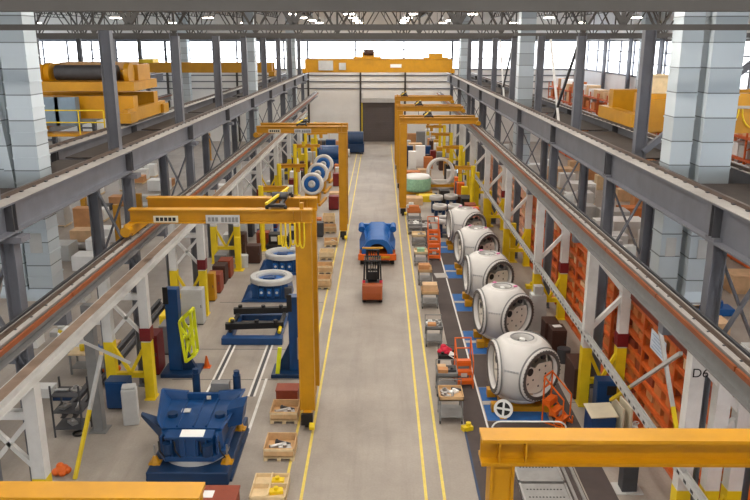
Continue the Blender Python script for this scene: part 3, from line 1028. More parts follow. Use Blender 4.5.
def make_hub(label, loc, rz=0.0):
    o = thing('rotor_hub', label, 'wind turbine hub', loc, rz, 'white rotor hubs on the right work line')
    zc = 1.52
    b, axes = hub_body()
    b.M = None
    b.v = [p+V((0, 0, zc)) for p in b.v]
    body = b.build('casting', HUBW, o)
    c0 = V((0, 0, zc))
    for a, D_ in axes[:3]:
        c = c0+a*D_
        fl = MB().lathe([(0.79, -0.1), (0.79, 0.07), (0.83, 0.1), (0.96, 0.1), (0.99, 0.07), (1.0, -0.06)], c, a, 48, True).build('blade_flange', HUBW, o)
        MB().ring(c+a*0.105, a, 0.80, 0.925, 0.02, 48).build('bearing_ring', mat('bearing_grey', (98, 96, 95), 0.45, 0.3), fl)
        MB().ring(c+a*0.0, a, 0.985, 1.03, 0.05, 48).build('rim_ring', MGREY, fl)
        bo = MB()
        t = a.cross(V((0, 0, 1))).normalized()
        u = V((0, 0, 1))
        for k in range(40):
            w = 2*PI*k/40
            p = c+a*0.1+(t*math.cos(w)+u*math.sin(w))*0.935
            bo.cyl(p, p+a*0.025, 0.018, 6)
        tag(bo.build('bolt', DGREY, fl), None, None, kind='stuff')
        # inner plate with round holes and dark gap above it
        poly = []
        for k in range(25):
            w = math.radians(155+230*k/24)
            poly.append((0.76*math.cos(w), 0.76*math.sin(w)))
        poly += [(0.42, 0.36), (0.12, 0.24), (-0.05, 0.36), (-0.38, 0.34)]
        pm = MB()
        pv = [c-a*0.16+t*x+u*y for x, y in poly]+[c-a*0.12+t*x+u*y for x, y in poly]
        k = len(poly)
        pm._add(pv, [(i, (i+1) % k, k+(i+1) % k, k+i) for i in range(k)]+[tuple(range(k))[::-1], tuple(range(k, 2*k))])
        pl = pm.build('inner_plate', HUBPL, o)
        for x, y in ((-0.4, 0.2), (-0.42, -0.1), (-0.38, -0.38), (-0.1, 0.12), (-0.08, -0.5), (0.2, -0.2), (0.45, -0.3)):
            p = c-a*0.119+t*x+u*y
            MB().disc(p, a, 0.04, 0.01, 10).build('bolt_hole', BLACK, pl)
        MB().disc(c-a*0.119+t*0.36+u*0.14, a, 0.15, 0.01, 16).build('access_hole', BLACK, pl)
        for x in (-0.28, 0.15):
            p = c-a*0.2+t*x+u*0.58
            MB().cyl(p, p+a*0.12, 0.1, 12).build('pitch_motor', DGREY, o)
    top = c0+V((0, 0, 1.08))
    MB().lathe([(0.38, -0.2), (0.38, 0.03), (0.42, 0.05), (0.5, 0.05), (0.54, 0.0)], top, (0, 0, 1), 40).build('nose_flange', HUBW, o)
    MB().ring(top+V((0, 0, 0.05)), (0, 0, 1), 0.385, 0.44, 0.015, 40).build('nose_ring', MGREY, o)
    MB().cyl(top+V((0, 0, -0.6)), top+V((0, 0, 0.0)), 0.13, 14, 0.1).build('centre_pin', PAPER, o)
    MB().disc(top+V((0, 0, -0.35)), (0, 0, 1), 0.6, 0.02, 24).build('nose_shade_disc', BLACK, o)  # black disc, shade inside the nose hole put into colour
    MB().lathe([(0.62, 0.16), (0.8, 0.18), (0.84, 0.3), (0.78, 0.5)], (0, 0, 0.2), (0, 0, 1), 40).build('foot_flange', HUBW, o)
    MB().lathe([(0.39, -0.6), (0.39, 0.02)], top, (0, 0, 1), 36).build('nose_shade_lining', BLACK, o)  # added black lining that darkens the white casting inside the hole like shade
    # grey smear of lettering on the shell, between the openings
    ml = MB()
    d = V((math.cos(math.radians(245)), math.sin(math.radians(245)), 0))
    t = V((-d.y, d.x, 0))
    for k in range(5):
        p = c0+d*1.292+t*(-0.22+0.11*k)+V((0, 0, 0.28))
        ml.box(p, (0.08, 0.014, 0.09), rz=math.radians(243+90), rx=0.2)
    tag(ml.build('lettering', mat('faint_grey_lettering', (190, 190, 192), 0.5), body), None, None)
    return o
stand_lab = 'white ribbed'
HUBS = [(5.15, 25.9), (5.35, 31.9), (5.40, 37.3), (5.50, 42.8), (5.45, 48.2)]
hub0 = None
HL = ['nearest white turbine hub, beside the orange rolling steps and a white wheel',
      'second nearest white turbine hub on the right work line',
      'middle white turbine hub of the five on the right work line',
      'fourth nearest white turbine hub on the right work line',
      'farthest white turbine hub, next to the low rings on dark blue stands']
for i, (x, y) in enumerate(HUBS):
    take(x, y, 3.1, 3.0)
    if hub0 is None:
        hub0 = make_hub(HL[0], (x, y, 0.0))
        h = hub0
    else:
        h = dup(hub0, (x, y, 0.0), math.radians((3, -2, 4, 0)[i-1]), HL[i])
        for sx, sy in ((0.55, -0.1), (-0.25, 0.5)):
            MB().box((sx, sy, 2.66), (0.16, 0.1, 0.05), rz=0.4).build('pink_tape', PINK, h)
# yellow stands below the hubs, blue floor plates, wheels
def make_stand(label, loc):
    o = thing('hub_stand', label, 'stand', loc, 0, 'yellow stands under the white hubs')
    f = MB().bx(-0.75, 0.75, -0.7, -0.5, 0.02, 0.22).bx(-0.75, 0.75, 0.5, 0.7, 0.02, 0.22).bx(-0.75, -0.55, -0.5, 0.5, 0.02, 0.2).bx(0.55, 0.75, -0.5, 0.5, 0.02, 0.2)
    f.build('frame', YEL, o)
    MB().cyl((0, 0, 0.2), (0, 0, 0.34), 0.62, 28).build('pedestal', YEL, o)
    for x, y in ((-0.95, -0.6), (-0.95, 0.6), (0.95, -0.6), (0.95, 0.6)):
        MB().bx(x-0.16, x+0.16, y-0.16, y+0.16, 0.02, 0.32).bx(min(x, x*0.6), max(x, x*0.6), y-0.07, y+0.07, 0.06, 0.2).build('outrigger', YEL, o)
    return o
st0 = None
for i, (x, y) in enumerate(HUBS):
    lab = 'yellow steel stand under the %s white turbine hub' % ORD[i]
    if st0 is None:
        st0 = make_stand(lab, (x, y, 0.012))
    else:
        dup(st0, (x, y, 0.012), 0, lab)
    pl = thing('floor_plate', 'blue floor plate with pale strip under the %s white turbine hub' % ORD[i], 'floor plate', (3.82, y, 0))
    MB().bx(0.0, 2.2, -1.35, -0.14, 0, 0.01).bx(0.0, 2.2, 0.14, 1.35, 0, 0.01).build('plate', MATBLUE, pl)
    MB().bx(0.0, 0.9, -0.14, 0.14, 0, 0.03).build('pale_strip', FLANGE, pl)
for i, (a, b) in enumerate(((27.3, 30.5), (33.3, 35.9), (38.7, 41.4), (44.2, 46.8), (16.5, 24.5))):
    matstrip(3.80, 6.10, a, b, DMAT, 'dark rubber mat between blue floor plates, %s' % ('just behind the %s hub' % ORD[i] if i < 4 else 'in front of the nearest hub'))
# white spoked wheel leaning against the nearest hub
wl = thing('spoked_wheel', 'small white wheel with dark openings standing before the nearest hub', 'wheel', P(503, 418))
wc = V((0, 0, 0.36))
wax = V((-0.35, -0.9, 0.2)).normalized()
MB().ring(wc, wax, 0.25, 0.34, 0.07, 28).build('rim', PAPER, wl)
tt = wax.cross(V((0, 0, 1))).normalized(); uu = tt.cross(wax)
m = MB()
m.bar(wc-tt*0.27, wc+tt*0.27, 0.07, 0.05, up=wax); m.bar(wc-uu*0.27, wc+uu*0.27, 0.07, 0.05, up=wax)
m.build('spokes', PAPER, wl)
MB().disc(wc-wax*0.03, wax, 0.27, 0.02).build('backing_disc', BLACK, wl)
MB().bx(-0.12, 0.12, -0.12, 0.12, 0.0, 0.05).build('foot', YEL, wl)
# low white hand rail loop before the near yellow girder
rl = P(528, 446)
o = thing('barrier_rail', 'white tube barrier loop standing in front of the nearest hub', 'barrier', rl)
pts = []
for k in range(9):
    a = PI/2+PI*k/8
    pts.append((-0.95+0.28*math.cos(a), 0, 0.62+0.28*math.sin(a)))
pts2 = [(-p[0], 0, p[2]) for p in pts][::-1]
MB().tube(pts+pts2+[pts[0]], 0.028, 8).build('loop', PAPER, o)
for x in (-0.6, 0.6):
    MB().cyl((x, 0, 0), (x, 0, 0.36), 0.028, 8).build('leg', PAPER, o)
    MB().bx(x-0.08, x+0.08, -0.2, 0.2, 0, 0.02).build('foot', PAPER, o)

# pitch bearings on dark blue stands further along
def ring_on_stand(loc, label, r=0.85, h=1.0, blue=DBLUE):
    o = thing('bearing_ring', label, 'bearing ring', loc)
    MB().lathe([(r*0.74, 0), (r*0.74, 0.28), (r*0.8, 0.32), (r*0.97, 0.32), (r, 0.28), (r, 0.0)], (0, 0, h), (0, 0, 1), 40, True, True).build('ring', HUBW, o)
    MB().bx(-r*0.75, r*0.75, -0.12, 0.12, h-0.16, h).bx(-0.12, 0.12, -r*0.75, r*0.75, h-0.16, h).build('cross_beam', blue, o)
    for x in (-1, 1):
        for y in (-1, 1):
            MB().bx(x*r*0.5-0.1, x*r*0.5+0.1, y*r*0.5-0.1, y*r*0.5+0.1, 0.012, h-0.05).build('leg', blue, o)
    MB().bx(-r*0.7, r*0.7, -r*0.7, r*0.7, 0.3, 0.4).build('shelf', blue, o)
    return o
for u, v, r_, lab in ((446, 236, 0.8, 'white ring on dark blue stand just behind the farthest hub'),
                  (439.5, 222, 0.54, 'white ring on dark blue stand, left one of the middle pair'),
                  (454.5, 222, 0.54, 'white ring on dark blue stand, right one of the middle pair'),
                  (436, 212, 0.54, 'white ring on dark blue stand, left one of the back pair'),
                  (450.5, 211, 0.54, 'white ring on dark blue stand, right one of the back pair')):
    p = P(u, v)
    take(p.x, p.y, 2*r_, 2*r_)
    ring_on_stand(p, lab, r_)
# tall white ring standing upright
p = P(440, 189)
take(p.x, p.y, 3.3, 1.6)
o = thing('upright_ring', 'tall white ring standing upright on a yellow base', 'ring', p)
MB().lathe([(1.02, -0.35), (1.25, -0.35), (1.25, 0.35), (1.02, 0.35)], (0, 0, 1.6), (0.1, -1, 0.05), 44, True, True).build('ring', HUBW, o)
MB().bx(-1.5, 1.5, -0.5, 0.5, 0.25, 0.5).bx(-1.6, -1.3, -0.7, 0.7, 0, 0.25).bx(1.3, 1.6, -0.7, 0.7, 0, 0.25).build('base', YEL, o)
MB().bx(-0.9, 0.9, -0.3, 0.3, 0.5, 0.85).build('cradle', HUBW, o)
# green and white wrapped drum on yellow pallet
p = P(416, 193)+V((0.1, 0, 0))
take(p.x, p.y, 2.8, 2.8)
o = thing('wrapped_drum', 'big round part wrapped in green and white film on a yellow pallet', 'wrapped part', p)
MB().lathe([(0.02, 0.3), (1.38, 0.3), (1.48, 0.55), (1.46, 1.5), (1.4, 1.62)], (0, 0, 0), (0, 0, 1), 36).build('green_wrap', GREEN, o)
MB().lathe([(1.42, 1.5), (1.45, 1.6), (1.25, 1.82), (0.5, 1.9), (0.02, 1.95)], (0, 0, 0), (0, 0, 1), 36).build('white_cover', PAPER, o)
MB().bx(-1.6, 1.6, -0.9, -0.6, 0, 0.3).bx(-1.6, 1.6, 0.6, 0.9, 0, 0.3).bx(-1.6, -1.3, -0.6, 0.6, 0.05, 0.3).bx(1.3, 1.6, -0.6, 0.6, 0.05, 0.3).build('pallet', YEL, o)

o.scale = (0.82, 0.82, 0.9)
# ================================================================ blue bedplate machine, lower left
bx0 = thing('platform_base', 'low dark blue platform under the big blue machine', 'platform', (-5.85, 22.2, 0))
MB().bx(-1.25, 1.25, -1.8, 1.8, 0.0, 0.42).build('deck', DBLUE, bx0, bevel=0.03)
MB().bx(-1.32, 1.32, -1.6, 1.6, 0.0, 0.08).build('skirt', DBLUE, bx0)
bm_ = thing('bedplate_machine', 'big blue machine frame with flared trough on a blue platform', 'machine frame', (-5.85, 22.2, 0.42))
MB().lathe([(0.7, 0.0), (1.02, 0.0), (1.02, 0.16), (0.7, 0.16)], (0, -0.45, 0.0), (0, 0, 1), 44, False, True).build('slewing_ring', LGREY, bm_)
hb = MB()
hb.prism([(-1.05, -1.0), (-0.75, -1.45), (0.75, -1.45), (1.05, -1.0), (1.05, 0.9), (-1.05, 0.9)], 0.16, 0.34, 'xy')
hb.prism([(-0.95, -0.95), (-0.7, -1.3), (0.7, -1.3), (0.95, -0.95), (0.9, 0.8), (-0.9, 0.8)], 0.34, 0.95, 'xy')
hb.prism([(-0.3, -1.42), (0.3, -1.42), (0.3, -1.3), (-0.3, -1.3)], 0.34, 0.95, 'xy')
hsg = hb.build('housing', BLUE, bm_, bevel=0.02)
for x in (-0.85, -0.5, -0.12, 0.2, 0.55, 0.85):
    y = -1.36 if abs(x) < 0.7 else -1.2
    MB().bx(x-0.03, x+0.03, y-0.12, y+0.1, 0.34, 0.95).build('rib', BLUE, hsg)
MB().bx(-0.7, 0.75, -1.5, -1.0, 0.95, 1.02).build('front_ledge', BLUE, bm_)
MB().box((0.12, -1.28, 1.04), (0.72, 0.36, 0.02), rx=0.15).build('white_plate', PAPER, bm_)
# trough: sloped floor, two flared sides, raised back
fl = MB()
fl.hull4([(-0.9, -0.95, 0.98), (0.9, -0.95, 0.98), (1.1, 0.75, 1.1), (-1.1, 0.75, 1.1)], [(-0.9, -0.95, 1.04), (0.9, -0.95, 1.04), (1.1, 0.75, 1.16), (-1.1, 0.75, 1.16)])
trough = fl.build('trough_floor', BLUE, bm_)
for s in (-1, 1):
    m = MB()
    m.hull4([(s*0.86, -0.9, 0.98), (s*0.94, -0.9, 0.98), (s*1.0, 0.8, 1.0), (s*0.92, 0.8, 1.0)],
            [(s*1.05, -0.7, 1.2), (s*1.13, -0.7, 1.2), (s*1.4, 0.85, 1.48), (s*1.32, 0.85, 1.48)])
    m.build('trough_side', BLUE, bm_)
    MB().hull4([(s*0.5, 0.7, 1.05), (s*1.0, 0.7, 1.05), (s*1.0, 0.8, 1.05), (s*0.5, 0.8, 1.05)],
            [(s*0.5, 0.85, 1.4), (s*1.38, 0.85, 1.48), (s*1.38, 0.95, 1.48), (s*0.5, 0.95, 1.4)]).build('back_corner', BLUE, bm_)
MB().bx(-0.52, 0.52, 0.74, 0.86, 1.05, 1.38).build('back_plate', BLUE, bm_)
for x in (-0.45, 0.05, 0.45):
    MB().bar((x, -0.9, 1.06), (x*1.1, 0.74, 1.18), 0.05, 0.09).build('trough_rib', BLUE, bm_)
for x in (-0.75, 0.75):
    MB().cyl((x, -0.25, 1.0), (x, -0.25, 1.2), 0.16, 16).build('bearing_seat', DBLUE, bm_)
MB().box((-0.38, 0.0, 1.15), (0.28, 0.2, 0.04), rx=0.08).build('cover_plate', LGREY, bm_)
MB().box((0.22, 0.62, 1.3), (0.14, 0.03, 0.12)).build('small_label', CREAM, bm_)
for k in range(4):
    x = (-0.9, -0.42, 0.36, 0.95)[k]
    MB().tube([(x, -1.42, 0.85), (x+0.05, -1.55, 0.6), (x+0.18, -1.5, 0.35)], 0.025, 6).build('black_hose', BLACK, bm_)
for x, y in ((-0.35, 1.35), (1.05, 1.2)):
    pst = MB().cyl((x, y, 0.0), (x, y, 1.85), 0.13, 16).build('rear_post', DBLUE, bm_)
    MB().cyl((x, y, 1.85), (x, y, 2.0), 0.1, 14).build('post_cap', DBLUE, pst)
MB().bx(0.2, 0.8, 1.05, 1.35, 0.6, 1.6).build('grey_gearbox', MGREY, bm_)
MB().hull4([(1.0, -0.35, 0.75), (1.45, -0.35, 0.85), (1.45, 0.35, 0.85), (1.0, 0.35, 0.75)], [(1.0, -0.35, 1.35), (1.55, -0.35, 1.5), (1.55, 0.35, 1.5), (1.0, 0.35, 1.35)]).build('side_bracket', BLUE, bm_)
MB().hull4([(-0.95, -0.9, 0.6), (-0.95, -0.3, 0.6), (-0.95, -0.3, 1.0), (-0.95, -0.9, 1.0)], [(-1.8, -0.15, 1.0), (-1.8, 0.0, 1.0), (-1.8, 0.0, 1.1), (-1.8, -0.15, 1.1)]).build('pointed_arm', DBLUE, bm_)
for x, y in ((-0.62, -1.0), (0.6, -1.1)):
    MB().cyl((x, y-0.42, 0.45), (x, y-0.42, 0.8), 0.16, 14).build('yaw_motor', DBLUE, bm_)
MB().cyl((-0.85, -1.1, 0.3), (-0.85, -1.1, 0.85), 0.14, 12).build('yaw_motor', BLACK, bm_)
for x, y in ((-1.1, -1.25), (1.12, -1.2), (1.15, 0.9), (-1.1, 1.2)):
    MB().cyl((x, y, 0.0), (x, y, 0.26), 0.17, 8, 0.06).bx(x-0.18, x+0.18, y-0.14, y+0.14, 0, 0.05).build('jack', YEL, bm_)
    MB().cyl((x, y, 0.26), (x, y, 0.62), 0.03, 8).build('jack_rod', SILVER, bm_)

# ================================================================ loaded truck in the aisle
p = P(375, 262)
tx, ty = -0.2, 45.3
tr = thing('transport_trolley', 'low orange trolley in the aisle under the blue casting', 'trolley', (tx, ty, 0))
MB().bx(-1.1, 1.1, -1.35, 1.5, 0.38, 0.62).bx(-1.14, 1.14, -1.4, -1.3, 0.34, 0.72).build('deck', ORANGE, tr, bevel=0.02)
for x in (-0.9, 0.9):
    for y in (-0.95, 1.05):
        MB().cyl((x-0.12, y, 0.25), (x+0.12, y, 0.25), 0.25, 18).build('wheel', RUBBER, tr)
MB().bx(-0.7, 0.7, -1.3, 1.4, 0.25, 0.38).build('axle_beam', DGREY, tr)
MB().bx(-0.75, 0.75, -1.5, -1.4, 0.5, 0.62).build('yellow_bar', YEL, tr)
cs = thing('blue_casting', 'blue saddle-shaped casting carried on the orange trolley', 'casting', (tx, ty, 0.625))
outer = [(-1.0, 0.0), (-0.98, 0.35), (-0.82, 0.75), (-0.62, 1.05), (-0.35, 1.2), (0.35, 1.2), (0.62, 1.05), (0.82, 0.75), (0.98, 0.35), (1.0, 0.0)]
inner = [(0.62*math.cos(PI*k/12), 0.98*math.sin(PI*k/12)) for k in range(13)]
m = MB()
no, ni = len(outer), len(inner)
# body lofted from a low wide front to a higher back
for y0, y1, k0, k1, w0, w1 in ((-1.2, -0.7, 0.8, 0.9, 0.92, 0.96), (-0.7, 0.2, 0.9, 1.05, 0.96, 0.86), (0.2, 1.3, 1.05, 1.22, 0.86, 1.1)):
    vs = [(x*w0, y0, z*k0) for x, z in outer]+[(x*w1, y1, z*k1) for x, z in outer]
    m._add(vs, [(i, i+1, no+i+1, no+i) for i in range(no-1)], True)
vf = [(x*0.95, -1.2, z*0.8) for x, z in outer[::-1]]+[(x, -1.2, z*0.72) for x, z in inner]
# front face as strips between outer and inner outlines
fo = [outer[min(no-1, int(round(i*(no-1)/12)))] for i in range(13)][::-1]
vs = [(x*0.92, -1.2, z*0.8) for x, z in fo]+[(x, -1.2, z*0.72) for x, z in inner]
m._add(vs, [(i, i+1, 13+i+1, 13+i) for i in range(12)])
vs = [(x, -1.2, z*0.72) for x, z in inner]+[(x, 0.9, z*0.72) for x, z in inner]
m._add(vs, [(i, i+1, 13+i+1, 13+i) for i in range(12)], True)
m._add([(x*1.1, 1.3, z*1.22) for x, z in outer], [tuple(range(no))])
m.build('body', LBLUE, cs)
MB().prism([(x*0.98, z*0.7) for x, z in inner], 0.3, 0.36, 'xz').build('dark_hollow', BLACK, cs)
for s in (-1, 1):
    MB().cyl((s*0.98, 0.75, 1.1), (s*0.98, 1.4, 1.22), 0.2, 16).build('bearing_lug', LBLUE, cs)
    MB().hull4([(s*0.6, -0.9, 0.62), (s*0.95, -0.9, 0.25), (s*1.0, 1.2, 0.3), (s*0.7, 1.2, 1.1)], [(s*0.7, -0.9, 0.72), (s*1.06, -0.9, 0.25), (s*1.14, 1.2, 0.3), (s*0.85, 1.2, 1.2)]).build('side_web', LBLUE, cs)
MB().bx(-0.85, 0.85, 1.1, 1.4, 1.1, 1.36).build('top_bar', LBLUE, cs)
MB().cyl((-0.42, -0.2, 0.86), (-0.42, 0.9, 1.18), 0.1, 10).build('pipe', LBLUE, cs)

fk = thing('forklift', 'orange and black forklift truck seen from behind in the aisle', 'forklift', (-0.42, 37.9, 0))
MB().prism([(-0.95, 0.22), (-0.98, 0.6), (-0.9, 0.98), (-0.45, 1.02), (-0.4, 0.22)], -0.52, 0.52, 'yz').build('counterweight', mat('forklift_orange', (156, 74, 26), 0.45, var=0.08), fk, bevel=0.05)
MB().bx(-0.5, 0.5, -0.4, 0.95, 0.25, 0.72).build('chassis', DGREY, fk, bevel=0.03)
MB().bx(-0.42, 0.42, -0.42, 0.25, 0.72, 0.98).build('engine_cover', BLACK, fk, bevel=0.04)
MB().bx(-0.25, 0.25, -0.1, 0.35, 0.98, 1.08).bx(-0.25, 0.25, -0.16, -0.06, 1.05, 1.5).build('seat', BLACK, fk, bevel=0.03)
for s in (-1, 1):
    MB().bar((s*0.45, -0.42, 0.95), (s*0.4, -0.25, 2.12), 0.07).bar((s*0.45, 0.85, 0.7), (s*0.4, 0.6, 2.12), 0.07).build('guard_post', BLACK, fk)
    MB().bx(s*0.5-0.03, s*0.5+0.03, -0.2, 0.3, 0.7, 0.92).build('side_panel', RED, fk)
g = MB()
for k in range(9):
    x = -0.4+0.1*k
    g.bx(x-0.025, x+0.025, -0.27, 0.62, 2.1, 2.15)
g.bx(-0.44, 0.44, -0.3, -0.24, 2.08, 2.16).bx(-0.44, 0.44, 0.58, 0.64, 2.08, 2.16)
g.build('overhead_guard', BLACK, fk)
for s in (-1, 1):
    MB().bx(s*0.3-0.06, s*0.3+0.06, 1.05, 1.2, 0.12, 2.35).build('mast_rail', BLACK, fk)
    MB().bx(s*0.28-0.06, s*0.28+0.06, 1.3, 2.15, 0.1, 0.15).build('fork', DGREY, fk)
    MB().cyl((s*0.42-0.1, 0.75, 0.32), (s*0.42+0.1, 0.75, 0.32), 0.32, 20).build('front_wheel', RUBBER, fk)
    MB().cyl((s*0.42-0.09, -0.55, 0.24), (s*0.42+0.09, -0.55, 0.24), 0.24, 20).build('rear_wheel', RUBBER, fk)
    MB().bx(s*0.42-0.05, s*0.42+0.05, -0.5, -0.42, 1.0, 1.12).build('tail_lamp', RED, fk)
MB().bx(-0.36, 0.36, 1.04, 1.2, 2.28, 2.36).bx(-0.36, 0.36, 1.04, 1.2, 1.2, 1.28).build('mast_crossbar', BLACK, fk)
MB().bx(-0.5, 0.5, 1.22, 1.3, 0.15, 0.65).build('fork_carriage', DGREY, fk)
MB().bx(-0.55, 0.55, 1.06, 1.16, 2.4, 2.48).build('yellow_mast_bar', YEL, fk)
for x in (-0.12, 0.0, 0.12):
    MB().tube([(x, 1.0, 2.3), (x+0.03, 0.95, 1.6), (x, 1.0, 0.9)], 0.022, 6).build('mast_hose', BLACK, fk)
MB().ring((0.0, 0.6, 1.32), (0, -0.6, 0.8), 0.13, 0.16, 0.03, 20).bar((0, 0.62, 1.3), (0, 0.8, 0.9), 0.04).build('steering_wheel', BLACK, fk)

# ================================================================ left line: blue bases with white rings
def yaw_base(loc, label):
    o = thing('ring_base', label, 'assembly base', loc)
    m = MB()
    m.hull4([(-1.05, -0.85, 0.0), (1.05, -0.85, 0.0), (1.05, 0.95, 0.0), (-1.05, 0.95, 0.0)], [(-0.95, -0.78, 0.86), (0.95, -0.78, 0.86), (0.95, 0.85, 0.86), (-0.95, 0.85, 0.86)])
    bd = m.build('base', BLUE, o)
    for x in (-0.6, -0.2, 0.2, 0.6):
        MB().hull4([(x-0.04, -0.98, 0.0), (x+0.04, -0.98, 0.0), (x+0.04, -0.8, 0.0), (x-0.04, -0.8, 0.0)], [(x-0.04, -0.9, 0.84), (x+0.04, -0.9, 0.84), (x+0.03, -0.8, 0.84), (x-0.03, -0.8, 0.84)]).build('rib', BLUE, bd)
    MB().hull4([(-1.45, -1.1, 0.0), (-0.95, -0.95, 0.0), (-0.95, 0.1, 0.0), (-1.25, 0.1, 0.0)], [(-1.15, -0.5, 0.75), (-0.85, -0.7, 0.8), (-0.85, 0.1, 0.8), (-1.0, 0.1, 0.75)]).build('side_wing', BLUE, o)
    for x in (-0.4, 0.0, 0.4):
        MB().bx(x-0.12, x+0.12, -1.0, -0.78, 0.3, 0.7).build('drive_unit', LBLUE, o)
        MB().disc((x, -1.01, 0.5), (0, -1, 0), 0.07, 0.02, 14).build('drive_cap', LGREY, o)
    MB().bx(-1.3, 1.1, -1.06, -0.86, 0.0, 0.14).build('front_sill', BLUE, o)
    MB().lathe([(0.70, 0.85), (0.70, 1.06), (0.74, 1.12), (0.78, 1.12), (0.79, 1.08), (0.82, 1.08), (0.84, 1.14), (1.08, 1.14), (1.12, 1.08), (1.12, 0.88)], (0, 0, 0), (0, 0, 1), 48, False, True).build('white_ring', LGREY, o)
    MB().disc((0, 0, 0.92), (0, 0, 1), 0.70, 0.04).build('inner_deck', LBLUE, o)
    MB().bx(-0.4, 0.2, -0.2, 0.25, 0.97, 1.05).build('deck_block', BLUE, o)
    MB().bx(0.8, 1.15, -1.0, -0.6, 0.2, 0.75).build('control_box', DGREY, o)
    return o
yaw_base((-5.75, 38.3, 0), 'blue base with white ring bearing, nearer one on the left line')
yaw_base((-5.65, 43.0, 0), 'blue base with white ring bearing, farther one on the left line')
# empty blue cradle with black beams
o = thing('cradle_frame', 'empty blue cradle frame carrying two black beams on floor rails', 'cradle', (-5.7, 33.2, 0))
MB().bx(-1.35, 1.35, -1.75, -1.35, 0.02, 0.32).build('end_beam', BLUE, o)
MB().bx(-1.3, 1.3, 1.3, 1.6, 0.02, 0.3).build('end_beam', BLUE, o)
for s in (-1, 1):
    MB().bx(s*1.1-0.14, s*1.1+0.14, -1.35, 1.3, 0.05, 0.3).build('side_beam', BLUE, o)
    MB().bx(s*1.1-0.07, s*1.1+0.07, -1.0, 1.2, 0.3, 0.5).build('black_rail', BLACK, o)
for y, a in ((-0.95, 0.0), (1.05, 0.0)):
    b = MB().bar((-1.3, y, 0.6), (1.3, y+0.25, 0.6), 0.24, 0.28)
    bb = b.build('black_beam', BLACK, o)
    for x in (-1.0, 0.1, 0.95):
        MB().cyl((x, y+0.12, 0.7), (x, y+0.12, 0.86), 0.1, 12).build('stud', BLACK, bb)
MB().cyl((-1.15, -0.8, 0.5), (-1.15, -0.2, 0.62), 0.14, 12).build('yellow_roller', SAFE, o)
MB().cyl((1.15, -1.2, 0.4), (1.15, -0.8, 0.5), 0.08, 12).build('yellow_knob', SAFE, o)
# pair of blue lifting posts
def lift_post(loc, s, h, label, arm):
    o = thing('lifting_post', label, 'lifting post', loc)
    MB().bx(-0.75, 0.75, -0.6, 0.55, 0.0, 0.16).build('base', DBLUE, o, bevel=0.02)
    MB().bx(-0.22*s-0.26, -0.22*s+0.26, -0.2, 0.25, 0.16, h).build('column', BLUE, o, bevel=0.02)
    MB().bx(-0.22*s-0.3, -0.22*s-0.1, -0.24, -0.2, h-0.6, h+0.1).build('drive_head', BLACK, o)
    MB().hull4([(-0.22*s, -0.1, 0.16), (0.6*s, -0.1, 0.16), (0.6*s, 0.1, 0.16), (-0.22*s, 0.1, 0.16)], [(-0.22*s, -0.1, 1.3), (0.05*s, -0.1, 1.3), (0.05*s, 0.1, 1.3), (-0.22*s, 0.1, 1.3)]).build('gusset', DBLUE, o)
    if arm == 'big':
        m = MB()
        for y in (-0.35, 0.2):
            m.bar((0.25*s, y, 0.6), (0.1*s, y, 2.3), 0.1).bar((0.62*s, y, 0.9), (0.55*s, y, 2.7), 0.1)
            m.bar((0.1*s, y, 2.3), (0.55*s, y, 2.7), 0.1).bar((0.25*s, y, 0.6), (0.62*s, y, 0.9), 0.1)
            m.bar((0.12*s, y, 2.1), (0.6*s, y, 1.3), 0.08).bar((0.25*s, y, 0.7), (0.58*s, y, 2.4), 0.08)
        for z, x in ((0.6, 0.25), (0.9, 0.62), (2.3, 0.1), (2.7, 0.55), (1.6, 0.2)):
            m.bar((x*s, -0.35, z), (x*s, 0.2, z), 0.09)
        m.build('yellow_guard', mat('fluorescent_yellow', (222, 228, 30), 0.5, var=0.06), o)
    else:
        MB().bar((-0.5, -0.45, 0.16), (-0.38, -0.4, 1.25), 0.16, 0.1).build('yellow_guard', mat('fluorescent_yellow', (222, 228, 30), 0.5, var=0.06), o)
        MB().bx(0.3, 0.55, -0.3, -0.1, 0.7, 1.6).build('carriage', SILVER, o)
    return o
lift_post((-8.05, 28.6, 0), 1, 3.6, 'blue lifting post with tall yellow guard on the left', 'big')
lift_post((-3.62, 28.6, 0), -1, 3.3, 'blue lifting post beside the yellow gantry leg', 'small')
single('traffic_cone', MB().cyl((0, 0, 0.03), (0, 0, 0.5), 0.13, 14, 0.03).bx(-0.16, 0.16, -0.16, 0.16, 0, 0.03), ORANGE, 'small orange cone by the left blue lifting post', 'cone', P(207, 367))

# generators: white discs with blue centres on yellow stands
def disc_machine(loc, label, r=0.92):
    o = thing('flanged_disc', label, 'flanged disc', loc, math.radians(-6))
    take(loc[0], loc[1]+1.0, 2.0, 3.8)
    ax = (0.02, -1, 0.12)
    MB().lathe([(0.02, -0.5), (r*0.9, -0.5), (r, -0.4), (r, 0.1), (r*0.96, 0.16), (r*0.72, 0.16), (r*0.70, 0.1)], (0, 0, 1.75), ax, 44).build('white_rim', HUBW, o)
    MB().lathe([(r*0.72, 0.1), (r*0.68, 0.18), (r*0.35, 0.2), (r*0.32, 0.12)], (0, 0, 1.75), ax, 40).build('blue_face', LBLUE, o)
    MB().lathe([(r*0.34, 0.1), (r*0.3, 0.26), (r*0.16, 0.28), (0.02, 0.2)], (0, 0, 1.75), ax, 32).build('hub_cap', LGREY, o)
    MB().cyl((0, 0.45, 1.7), (0.0, 2.6, 1.5), 0.4, 20, 0.28).build('shaft', LGREY, o)
    MB().bx(-0.6, 0.6, -0.1, 0.35, 0.15, 0.95).build('cradle', YEL, o)
    MB().bx(-0.3, 0.3, 2.0, 2.4, 0.1, 1.25).build('rear_cradle', YEL, o)
    for x in (-0.65, 0.65):
        MB().bx(x-0.1, x+0.1, -0.5, 2.6, 0, 0.18).build('skid', YEL, o)
    return o
